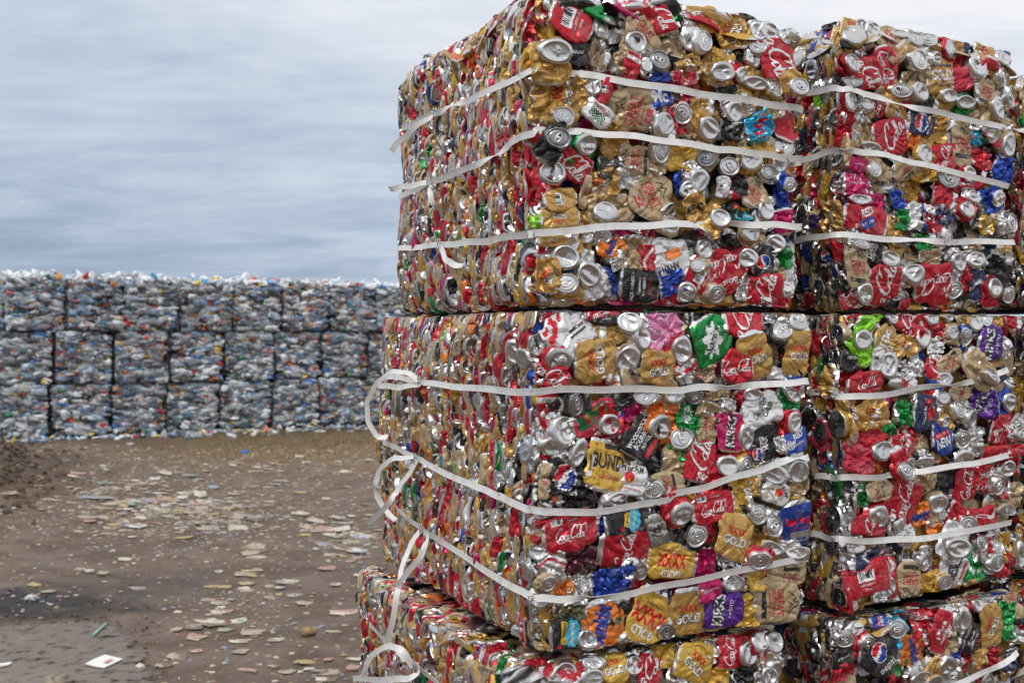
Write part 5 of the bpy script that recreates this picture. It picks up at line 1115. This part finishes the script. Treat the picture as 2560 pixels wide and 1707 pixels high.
def bottle_mesh(seed, top):
    rng = np.random.default_rng(seed); A = Acc()
    def put(c, fl, lim=1):
        acc = rng.random() < .22
        col = ACC[rng.integers(len(ACC))] if acc else PETC[rng.integers(len(PETC))]
        L = rng.uniform(.08, .32) * (.65 if acc else 1); r = rng.uniform(.024, .078) * (.7 if acc else 1)
        V, F = blob_bottle(rng, L, r, rng.uniform(.5, .9))
        V = V @ rot3(rng, .6, .22 * lim, .3 * lim).T
        if fl: V = V[:, [1, 0, 2]]
        V = V + c
        for ax_, lo_, hi_ in ((0, .014, BW - .014), (2, .020, BH - (.0 if top else .012))):
            m_ = V[:, ax_] > hi_; V[m_, ax_] = hi_ + (V[m_, ax_] - hi_) * (softx if ax_ == 0 else soft)
            m_ = V[:, ax_] < lo_; V[m_, ax_] = lo_ + (V[m_, ax_] - lo_) * (softx if ax_ == 0 else soft)
        A.add(V, F, (*col, 0))
    bands = np.array([.02, .20, .39, .57, .735]) + rng.normal(0, .02, 5)
    soft = rng.choice([.3, .6, 1.0]); softx = rng.choice([.15, .3, .6])
    for k in range(215):
        z = rng.uniform(.03, BH - .025)
        near = np.min(np.abs(bands - z)); dip = .035 * math.exp(-(near / .022) ** 2)
        put(np.array([rng.uniform(.05, BW - .05), .035 + dip + rng.uniform(-.012, .02), z]), False)
    for k in range(120):
        z = rng.uniform(.03, BH - .025); near = np.min(np.abs(bands - z)); dip = .03 * math.exp(-(near / .022) ** 2)
        put(np.array([.04 + dip + rng.uniform(-.01, .015), rng.uniform(.05, BD - .1), z]), True)
    for k in range(70):           # bottle caps
        V, F = blob_bottle(rng, .02, .016, 1, 7, 6)
        A.add(V @ rot3(rng, 1, 1, 1).T + [rng.uniform(.03, BW - .03), rng.uniform(-.012, .01), rng.uniform(.03, BH - .03)], F, (*ACC[rng.integers(len(ACC))], 0))
    if top:
        for k in range(110):
            L = rng.uniform(.08, .2)
            V, F = blob_bottle(rng, L, rng.uniform(.025, .045), .8)
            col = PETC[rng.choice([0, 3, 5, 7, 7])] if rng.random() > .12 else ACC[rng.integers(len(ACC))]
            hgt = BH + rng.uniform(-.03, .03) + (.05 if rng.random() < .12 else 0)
            A.add(V @ rot3(rng, 1, .35, 1.5).T + [rng.uniform(.03, BW - .03), rng.uniform(0, .4), hgt], F, (*[min(1, c_ * 1.25) for c_ in col], 0))  # lightened colours paint sky backlight onto the topmost bottles
    return A.mesh('packed_bottles')
me_side = [bottle_mesh(50 + k, False) for k in range(9)]; me_top = [bottle_mesh(80 + k, True) for k in range(8)]
def core_mesh():
    bm = bmesh.new(); bmesh.ops.create_cube(bm, size=1); bmesh.ops.subdivide_edges(bm, edges=bm.edges[:], cuts=9, use_grid_fill=True)
    rg = np.random.default_rng(5)
    for v in bm.verts:
        q = (np.array(v.co) + .5) * np.array([BW - .11, BD - .08, BH + .004]) + [.055, .07, -.002]
        q += rg.normal(0, .008, 3) * [1, 1, .3]; v.co = q
    me = bpy.data.meshes.new('packed_core'); bm.to_mesh(me); bm.free(); return me
me_core = core_mesh(); M_PCORE = simple("shaded_plastic_core", (.05, .054, .06), .5, 0, 20, .5, .5, .02); me_core.materials.append(M_PCORE)  # dark tone paints shade into the gaps between bottles and bales
wyaw = 32.2; wu, wv = uvec(wyaw)
L0 = np.array([(13 - 1280) / F_PX * 15.55, 15.55, 0])
ORD = ['first', 'second', 'third', 'fourth', 'fifth', 'sixth', 'seventh', 'eighth', 'ninth']
rb = np.random.default_rng(11)
proto = None
for row, (rname, z0, off, n0, n1) in enumerate((('bottom', .0, -.20, -1, 8), ('middle', .752, -.13, -1, 8), ('top', 1.504, 0, 0, 8))):
    for k in range(n0, n1):
        q = L0 + wu * (off + k * .806 + rb.uniform(-.022, .022)) + wv * rb.uniform(-.05, .07)
        root = bpy.data.objects.new('bottle_bale', None); COL.objects.link(root)
        root.location = (q[0], q[1], z0 + rb.uniform(0, .006)); root.rotation_euler = (math.radians(rb.uniform(-.5, .5)), math.radians(rb.uniform(-1.1, 1.1)), math.radians(wyaw + rb.uniform(-4, 4)))
        nth = ORD[k - n0]; rn = rname
        tag(root, f"{nth} bale from the left, {rname} row of the distant plastic bottle wall", 'bottle bale', 'bales of crushed plastic bottles in the far wall')
        link('packed_core', me_core, M_PCORE, root)
        mm = me_top[k % 8] if row == 2 else me_side[(k + 1 + row * 5) % 9]
        tag(link('packed_bottles', mm, M_PET, root), None, None, None, 'stuff')

# ------------------------------------------------------------------ scraps on the ground
def scrap_mesh(rng, L, W, T_, col, col2=None, curl=.1):
    n = int(rng.integers(8, 14)); th = np.linspace(0, 2 * math.pi, n, endpoint=False) + rng.uniform(-.15, .15, n)
    rr = rng.uniform(.6, 1.15, n); p = rng.uniform(.45, 1.0)
    def ring(s, z):
        x = np.sign(np.cos(th)) * np.abs(np.cos(th)) ** p * L / 2 * rr * s; y = np.sign(np.sin(th)) * np.abs(np.sin(th)) ** p * W / 2 * rr * s
        return np.stack([x, y, z + curl * (x ** 2 / L + .6 * y ** 2 / W) + rng.normal(0, T_ * .12, n)], -1)
    V = np.concatenate([ring(.96, 0), ring(1.0, T_ * .5), ring(.93, T_), ring(.62, T_ * 1.15 + rng.uniform(-.3, .3) * T_), ring(.3, T_ * rng.uniform(.5, 1.2)), [[0, 0, T_ * rng.uniform(.4, 1)]]])
    i = np.arange(n)
    F = [gridfaces(n, 5, True), np.stack([i + 4 * n, (i + 1) % n + 4 * n, np.full(n, 5 * n)], -1), np.arange(n)[::-1][None, :]]
    C = np.tile((*col, 0), (len(V), 1))
    if col2 is not None:
        k = rng.integers(0, n); idx = [(k + d_) % n + r_ * n for d_ in range(5) for r_ in (2, 3, 4)]; C[idx] = (*col2, 0)
    return mkmesh('flattened_scrap', V, F, C, smooth=False)
SC = {'tan': (.50, .42, .32), 'pale': (.70, .64, .54), 'yellow': (.52, .39, .19), 'grey': (.37, .34, .30), 'pink': (.50, .30, .26), 'blue': (.33, .37, .48), 'brown': (.22, .165, .12), 'white': (.72, .71, .69), 'green': (.25, .42, .36)}
DESC = {'tan': 'tan flattened carton scrap', 'pale': 'pale cream flattened scrap', 'yellow': 'yellowish flattened can scrap', 'grey': 'grey flattened can scrap', 'pink': 'pinkish flattened can scrap',
        'blue': 'bluish white flattened scrap', 'brown': 'dark brown cardboard scrap', 'white': 'white flattened scrap', 'green': 'greenish flattened scrap'}
def where(px, py):
    if py < 1180: return 'on the brown grass before the bottle bales'
    if px > 780: return 'near the foot of the can bales' if py > 1400 else 'just left of the can bales'
    if py < 1330: return 'in the dense scatter across the middle of the yard' if px < 640 else 'right of the middle scatter'
    if px < 420: return 'on the mud around the puddle'
    return 'on the open mud right of the puddle'
rs = np.random.default_rng(21)
def put_scrap(px, py, wpx, hpx, cname, col2=None, tilt=0.0, thick=None, label=None, cat='scrap', curl=None, name='flattened_scrap', group='trampled scraps lying on the mud'):
    x, y = ground(px, py); m_ = y / F_PX
    L = wpx * m_; gd = hpx * m_ * y / CAMZ * .85; W_ = min(max(gd * .8, L * .3), L * .95)
    T_ = (thick * .55 if thick else rs.uniform(.003, .007))
    me = scrap_mesh(rs, L, W_, T_, SC[cname], SC[col2] if col2 else None, curl if curl is not None else rs.uniform(.0, .25))
    o = link(name, me, M_SCRAP)
    o.location = (x, y, float(height(np.array(x), np.array(y))) + .002 + abs(tilt) * .3 * L); o.rotation_euler = (tilt * rs.uniform(.3, 1), tilt, rs.uniform(-.35, .35))
    tag(o, label or DESC[cname] + ' ' + where(px, py), cat, group)
    return o
HS = [ # px, py, w, h, colour, second, tilt, thick   (full-photo pixels)
 (635, 1368, 66, 26, 'tan', 'brown', .18, .02), (625, 1378, 60, 20, 'tan', None, 0, .012), (640, 1388, 50, 12, 'pale', None, 0, .006),
 (415, 1190, 46, 12, 'pale', 'tan', .2, .01), (470, 1187, 44, 7, 'grey', 'green', .05, .006), (790, 1287, 48, 14, 'pale', 'tan', .25, .008), (775, 1306, 54, 14, 'tan', 'brown', .1, .012),
 (830, 1312, 100, 20, 'pale', 'pink', 0, .012), (905, 1330, 55, 22, 'white', 'blue', .05, .02), (765, 1326, 34, 11, 'yellow', None, 0, .01), (855, 1322, 26, 11, 'yellow', None, 0, .01),
 (878, 1343, 58, 8, 'tan', 'brown', .05, .008), (825, 1380, 44, 14, 'tan', None, .05, .01), (585, 1283, 66, 14, 'tan', 'brown', .08, .012), (640, 1285, 34, 8, 'tan', None, 0, .008),
 (590, 1311, 60, 16, 'pale', 'tan', .15, .02), (520, 1314, 60, 16, 'tan', 'grey', .05, .012), (500, 1303, 50, 9, 'brown', 'tan', .05, .01), (460, 1334, 50, 8, 'yellow', None, 0, .006),
 (330, 1328, 26, 8, 'pale', None, 0, .008), (270, 1318, 40, 10, 'grey', 'pink', 0, .005), (120, 1253, 36, 9, 'tan', None, 0, .006), (240, 1248, 120, 10, 'grey', 'blue', .03, .008),
 (370, 1230, 26, 6, 'blue', None, 0, .005), (395, 1222, 30, 6, 'pink', None, 0, .005), (290, 1254, 30, 5, 'blue', None, 0, .005), (220, 1263, 24, 6, 'pink', None, 0, .004),
 (105, 1274, 24, 8, 'yellow', None, 0, .006), (205, 1275, 30, 6, 'brown', 'tan', .1, .006), (268, 1281, 50, 10, 'tan', 'brown', .1, .01), (380, 1259, 40, 10, 'tan', None, .05, .012),
 (595, 1255, 28, 10, 'tan', None, .08, .008), (670, 1240, 34, 8, 'tan', 'brown', .08, .007), (755, 1271, 48, 10, 'pale', 'tan', .08, .008), (815, 1234, 26, 12, 'pale', 'tan', .1, .015),
 (870, 1212, 26, 8, 'yellow', None, .1, .005), (750, 1220, 34, 8, 'yellow', None, .05, .005), (700, 1213, 30, 6, 'pink', None, 0, .005), (635, 1205, 30, 6, 'yellow', None, 0, .005),
 (670, 1209, 26, 6, 'pale', None, 0, .006), (585, 1160, 26, 9, 'pale', None, .1, .006), (925, 1147, 24, 16, 'pale', 'green', .2, .02), (865, 1178, 40, 10, 'pale', 'yellow', .05, .008),
 (25, 1257, 44, 14, 'tan', 'brown', .05, .02), (85, 1462, 40, 12, 'yellow', None, .15, .006), (120, 1473, 42, 9, 'grey', None, .05, .006), (200, 1420, 26, 16, 'tan', None, .1, .02),
 (222, 1424, 24, 16, 'pale', None, .1, .02), (256, 1426, 30, 12, 'tan', None, .1, .015), (530, 1455, 40, 9, 'yellow', None, 0, .005), (565, 1458, 44, 11, 'yellow', 'tan', 0, .006),
 (617, 1453, 44, 12, 'yellow', 'tan', .03, .008), (620, 1468, 50, 9, 'pink', 'tan', 0, .006), (675, 1458, 36, 14, 'tan', None, .03, .008), (700, 1468, 30, 9, 'blue', 'pale', 0, .006),
 (735, 1483, 46, 20, 'tan', 'blue', .03, .008), (760, 1503, 44, 20, 'tan', None, .12, .010), (620, 1425, 40, 10, 'tan', 'yellow', .02, .006), (550, 1498, 56, 26, 'tan', 'grey', .02, .008),
 (555, 1520, 60, 16, 'pale', 'pink', 0, .006), (530, 1548, 90, 22, 'pale', 'brown', .05, .014), (480, 1558, 50, 16, 'grey', 'brown', .05, .012), (445, 1562, 34, 12, 'tan', None, 0, .015),
 (600, 1540, 50, 16, 'pale', None, .02, .012), (635, 1568, 64, 22, 'tan', None, .02, .008), (490, 1580, 50, 24, 'tan', 'pink', .12, .01), (560, 1560, 44, 14, 'tan', 'green', 0, .008),
 (600, 1590, 56, 14, 'tan', 'pale', 0, .006), (445, 1625, 62, 30, 'tan', 'brown', .1, .008), (495, 1612, 36, 16, 'pink', 'tan', 0, .006), (410, 1650, 44, 22, 'brown', 'tan', .05, .01),
 (603, 1614, 46, 18, 'grey', 'tan', 0, .006), (560, 1605, 22, 12, 'blue', None, .02, .005), (685, 1650, 40, 10, 'brown', 'tan', .05, .008), (770, 1578, 34, 18, 'brown', 'yellow', .1, .035),
 (860, 1528, 80, 22, 'pale', 'pink', 0, .006), (690, 1588, 44, 14, 'grey', 'pale', 0, .004), (720, 1664, 50, 16, 'tan', None, 0, .006), (770, 1660, 30, 12, 'pale', None, 0, .006),
 (825, 1672, 60, 22, 'tan', 'brown', .02, .012), (815, 1690, 60, 16, 'pale', 'brown', 0, .01), (885, 1664, 44, 26, 'pink', 'tan', 0, .016), (820, 1640, 30, 12, 'pink', None, 0, .006),
 (750, 1640, 30, 12, 'yellow', 'tan', 0, .006), (45, 1592, 54, 18, 'pale', 'brown', .05, .02), (640, 1698, 40, 16, 'blue', 'white', 0, .006), (575, 1700, 40, 12, 'tan', 'pale', 0, .006),
 (700, 1702, 50, 8, 'blue', 'white', 0, .006), (445, 1522, 20, 8, 'pale', None, .1, .01), (905, 1505, 30, 12, 'grey', 'blue', 0, .005), (840, 1460, 40, 12, 'pale', 'grey', 0, .006),
 (900, 1368, 60, 14, 'white', 'blue', .03, .010), (885, 1385, 40, 8, 'tan', 'brown', .03, .008), (925, 1250, 60, 8, 'brown', None, .1, .01), (900, 1437, 30, 8, 'pale', None, .1, .006),
]
for h_ in HS: put_scrap(h_[0], h_[1], h_[2], h_[3], h_[4], h_[5], h_[6], h_[7])
cn = ['tan'] * 6 + ['pale'] * 6 + ['yellow'] * 3 + ['grey'] * 4 + ['pink'] * 2 + ['blue'] * 2 + ['brown', 'white', 'green']
CL = [(350, 1255, 150, 48, 92), (600, 1250, 170, 60, 30), (860, 1320, 80, 60, 18), (600, 1500, 130, 60, 12), (560, 1185, 380, 35, 24), (800, 1620, 110, 70, 6), (700, 1140, 220, 30, 10), (620, 1420, 260, 50, 8)]
for cx_, cy_, sx_, sy_, nn_ in CL:
    for k in range(nn_):
        px = np.clip(rs.normal(cx_, sx_ * .55), 5, 950); py = np.clip(rs.normal(cy_, sy_ * .55), 1118, 1695)
        k_ = (py - 838) / 500
        put_scrap(px, py, rs.uniform(10, 46) * k_ + 5, rs.uniform(3, 9) * k_ + 2, cn[rs.integers(len(cn))], None if rs.random() < .6 else cn[rs.integers(len(cn))], rs.uniform(0, .14), rs.uniform(.004, .010))
# individually told-apart pieces
def flat_piece(name, pix, z, col, label, cat, th=.003, mat=None):
    P = np.array([(*ground(*q), z) for q in pix]); n = len(P); top = P + [0, 0, th]
    top[:, 2] += np.random.default_rng(4).uniform(0, .005, n)
    c = top.mean(0) + [0, 0, .002]
    V = np.concatenate([P, top, [c]]); i = np.arange(n)
    F = [np.stack([i, (i + 1) % n, (i + 1) % n + n, i + n], -1), np.stack([i + n, (i + 1) % n + n, np.full(n, 2 * n)], -1), i[::-1][None, :]]
    cc = V.mean(0); me = mkmesh(name, V - cc, F, np.tile((*col, 0), (len(V), 1)), smooth=False)
    o = link(name, me, mat or M_CLEAN); o.location = cc; tag(o, label, cat); return o
M_CLEAN = attr_material("damp_card", .55, 30, .3, .003, None, .3)
card = flat_piece('cardboard_sheet', [(214, 1656), (232, 1645), (262, 1634), (307, 1642), (285, 1654), (260, 1665), (238, 1662)], -.008, (.82, .82, .80), "bright white square of card lying in the puddle", 'card', .0015)
pm = mkmesh('red_print', np.array([[*ground(257, 1656), .0045], [*ground(268, 1657), .0045], [*ground(285, 1648), .0045], [*ground(276, 1648), .0045]]) - np.array(card.location), [[[0, 1, 2, 3]]], np.tile((.6, .28, .25, 0), (4, 1)), False)
link('red_print', pm, M_CLEAN, card)
flat_piece('plastic_strip', [(232, 1584), (236, 1584), (268, 1556), (262, 1556)], -.008, (.30, .55, .48), "thin green plastic strip standing out of the puddle", 'strip', .006)
flat_piece('paper_scrap', [(-8, 1658), (10, 1655), (30, 1653), (22, 1658), (2, 1662)], -.008, (.80, .80, .80), "torn white paper at the left edge of the puddle", 'paper', .004)
def lump(name, px, py, wpx, hpx, col, label, cat, seed, col2=None):
    rg = np.random.default_rng(seed); x, y = ground(px, py); m_ = y / F_PX; L, H_ = wpx * m_, hpx * m_
    n, mth = 14, 9; th = np.linspace(0, 2 * math.pi, n, endpoint=False); ph = np.linspace(.05, math.pi - .05, mth)
    PH, TH = np.meshgrid(ph, th, indexing='ij'); R_ = 1 + .16 * rg.normal(0, 1, PH.shape)
    V = np.stack([np.sin(PH) * np.cos(TH) * L / 2 * R_, np.sin(PH) * np.sin(TH) * L / 2.4 * R_, np.cos(PH) * H_ / 2 * R_ + H_ * .42], -1).reshape(-1, 3)
    C = np.tile((*col, 0), (len(V), 1)).astype(float)
    if col2: C[rg.random(len(V)) < .35] = (*col2, 0)
    me = mkmesh(name, V, [gridfaces(n, mth, True), np.arange(n)[::-1][None, :], (np.arange(n) + (mth - 1) * n)[None, :]], C, smooth=True)
    o = link(name, me, M_CLEAN); o.location = (x, y, float(height(np.array(x), np.array(y)))); tag(o, label, cat); return o
lump('plastic_lump', 351, 1658, 24, 18, (.75, .66, .60), "pinkish white lump on the right rim of the puddle", 'lump', 3)
lump('crushed_bottle', 80, 1497, 34, 20, (.70, .70, .72), "crushed white bottle in the black mud at far left", 'bottle', 5, (.15, .15, .18))
lump('crumpled_carton', 142, 1700, 66, 34, (.32, .27, .20), "crumpled brown carton lying at the bottom left edge of the puddle", 'carton', 8, (.20, .16, .12))
lump('crumpled_packet', 770, 1580, 36, 22, (.30, .20, .10), "crumpled dark yellow packet alone on the mud", 'packet', 9, (.45, .32, .14))
lump('plastic_bag', 612, 1128, 20, 10, (.08, .20, .60), "small blue plastic bag on the grass before the bottle bales", 'bag', 10)
lump('plastic_bottle', 325, 1106, 24, 8, (.62, .62, .64), "clear bottle with a red cap lying before the bottle bales", 'bottle', 12, (.6, .08, .08))
# fine litter: bits nobody could count
A = Acc(); rl = np.random.default_rng(33)
for k in range(3600):
    u_ = rl.random()
    if u_ < .35: px, py = rl.uniform(0, 960), 1110 + abs(rl.normal(0, 55))
    elif u_ < .75: px, py = rl.normal(480, 260), rl.normal(1260, 60)
    else: px, py = rl.uniform(0, 960), rl.uniform(1120, 1700)
    if not (0 < px < 980 and 1105 < py < 1705): continue
    if py > 1540 and px < 390: continue
    x, y = ground(px, py); s_ = rl.uniform(.005, .022) * (1 if py > 1180 else 1.5) * (1.5 if 1190 < py < 1330 and rl.random() < .4 else 1); n = 5
    th = np.linspace(0, 2 * math.pi, n, endpoint=False) + rl.uniform(0, 6); rr = s_ * rl.uniform(.5, 1.1, n)
    z = float(height(np.array(x), np.array(y)))
    lo = np.stack([np.cos(th) * rr, np.sin(th) * rr * .7, np.zeros(n)], -1); up = lo * .8 + [0, 0, rl.uniform(.002, .008)]
    F = [gridfaces(n, 2, True), (np.arange(n) + n)[None, :]]
    A.add(np.concatenate([lo, up]) + [x, y, z], F, (*SC[cn[rl.integers(len(cn))]], 0))
tag(link('litter', A.mesh('litter'), M_SCRAP), "tiny bits of trampled litter all over the mud", 'litter', None, 'stuff')
A = Acc()
for k in range(1500):
    cx_, cy_, sx_, sy_ = [(330, 1235, 110, 26), (430, 1285, 130, 24), (600, 1255, 90, 30), (880, 1335, 45, 26), (600, 1510, 70, 28)][rl.choice(5, p=[.36, .28, .14, .12, .10])]
    px, py = rl.normal(cx_, sx_), rl.normal(cy_, sy_)
    if px < 3 or px > 955: continue
    x, y = ground(px, py); L = rl.uniform(.02, .075) if py < 1400 else rl.uniform(.01, .035)
    n = int(rl.integers(5, 9)); th = np.sort(rl.uniform(0, 6.28, n)); rr = L / 2 * rl.uniform(.55, 1.1, n)
    z = float(height(np.array(x), np.array(y)))
    lo = np.stack([np.cos(th) * rr, np.sin(th) * rr * .6, np.zeros(n)], -1); tl = rl.normal(0, .12)
    up = lo * .93 + [0, 0, rl.uniform(.002, .006)]; up[:, 2] += np.abs(tl) * .5 * L + tl * up[:, 0]
    A.add(np.concatenate([lo, up]) + [x, y, z], [gridfaces(n, 2, True), (np.arange(n) + n)[None, :]], (*SC[cn[rl.integers(len(cn))]], 0))
tag(link('small_flakes', A.mesh('small_flakes'), M_SCRAP), "dense small pale flakes trodden into the middle of the yard", 'litter', None, 'stuff')
A = Acc()
for k in range(420):
    px, py = abs(rl.normal(0, 75)), rl.normal(1195, 38)
    x, y = ground(px, py); V, F = blob_bottle(rl, rl.uniform(.03, .11), rl.uniform(.015, .04), .7, 7, 6)
    z = float(height(np.array(x), np.array(y))); g = rl.uniform(.6, 1.2)
    A.add(V @ rot3(rl, 1, .3, 2).T + [x, y, z], F, (.11 * g, .075 * g, .05 * g, 0))
tag(link('churned_soil', A.mesh('churned_soil'), M_SCRAP), "churned clods of brown soil on the mound at the left edge", 'soil', None, 'stuff')
# spilled bottles along the foot of the far wall
A = Acc()
for k in range(420):
    u_ = rl.uniform(-.5, 6.2); d_ = abs(rl.normal(0, .35)) * (1 if u_ > 2 else .35)
    q = L0 + wu * u_ - wv * (d_ + .02)
    V, F = blob_bottle(rl, rl.uniform(.05, .2), rl.uniform(.015, .04), .6)
    col = PETC[rl.integers(len(PETC))] if rl.random() > .15 else ACC[rl.integers(len(ACC))]
    z = float(height(np.array(q[0]), np.array(q[1])))
    A.add(V @ rot3(rl, .6, .15, 2).T + [q[0], q[1], z + .02], F, (*[min(1, c_ * 1.3) for c_ in col], 0))
tag(link('spilled_bottles', A.mesh('spilled_bottles'), M_PET), "spilled plastic bottles along the foot of the bottle bale wall", 'bottles', None, 'stuff')
# mud clods round the puddle
A = Acc()
for k in range(260):
    c_ = [(100, 1500, 130, 30), (170, 1540, 120, 14), (360, 1600, 30, 50), (60, 1620, 70, 40), (300, 1700, 150, 14)][rl.integers(5)]
    px, py = rl.normal(c_[0], c_[2]), rl.normal(c_[1], c_[3])
    if not (-20 < px < 480 and 1440 < py < 1740): continue
    x, y = ground(px, py); V, F = blob_bottle(rl, rl.uniform(.008, .03), rl.uniform(.004, .010), .6, 7, 6)
    z = float(height(np.array(x), np.array(y)))
    g = rl.uniform(.03, .09); A.add(V @ rot3(rl, 1, .3, 2).T + [x, y, z - .001], F, (g, g * .82, g * .7, 0))
tag(link('mud_clods', A.mesh('mud_clods'), simple("mud_clod", (.085, .065, .05), .7, 0, 40, .3, .5, .004)), "dark mud clods around the puddle", 'mud', None, 'stuff')
# dry grass near the far wall
A = Acc()
for k in range(5200):
    q = np.array([rl.normal(-2.6, 1.5), rl.normal(15.6, 1.3), 0]) if k % 2 else (L0 + wu * rl.uniform(2.2, 6.2) - wv * abs(rl.normal(.3, .5)))
    if (q - L0) @ wv > -.05: continue
    z = float(height(np.array(q[0]), np.array(q[1]))); h1 = rl.uniform(.02, .08); a = rl.uniform(0, 6.28); w1 = .006
    dx, dy = math.cos(a) * w1, math.sin(a) * w1; lx, ly = rl.normal(0, .02, 2)
    g = rl.uniform(.7, 1.2); V = np.array([[q[0] - dx, q[1] - dy, z], [q[0] + dx, q[1] + dy, z], [q[0] + lx, q[1] + ly, z + h1]])
    A.add(V, [np.array([[0, 1, 2]])], (.24 * g, .17 * g, .07 * g, 0) if rl.random() < .85 else (.12, .15, .05, 0))
tag(link('dry_grass', A.mesh('dry_grass'), M_SCRAP), "thin dry brown grass before the bottle bale wall", 'grass', None, 'stuff')
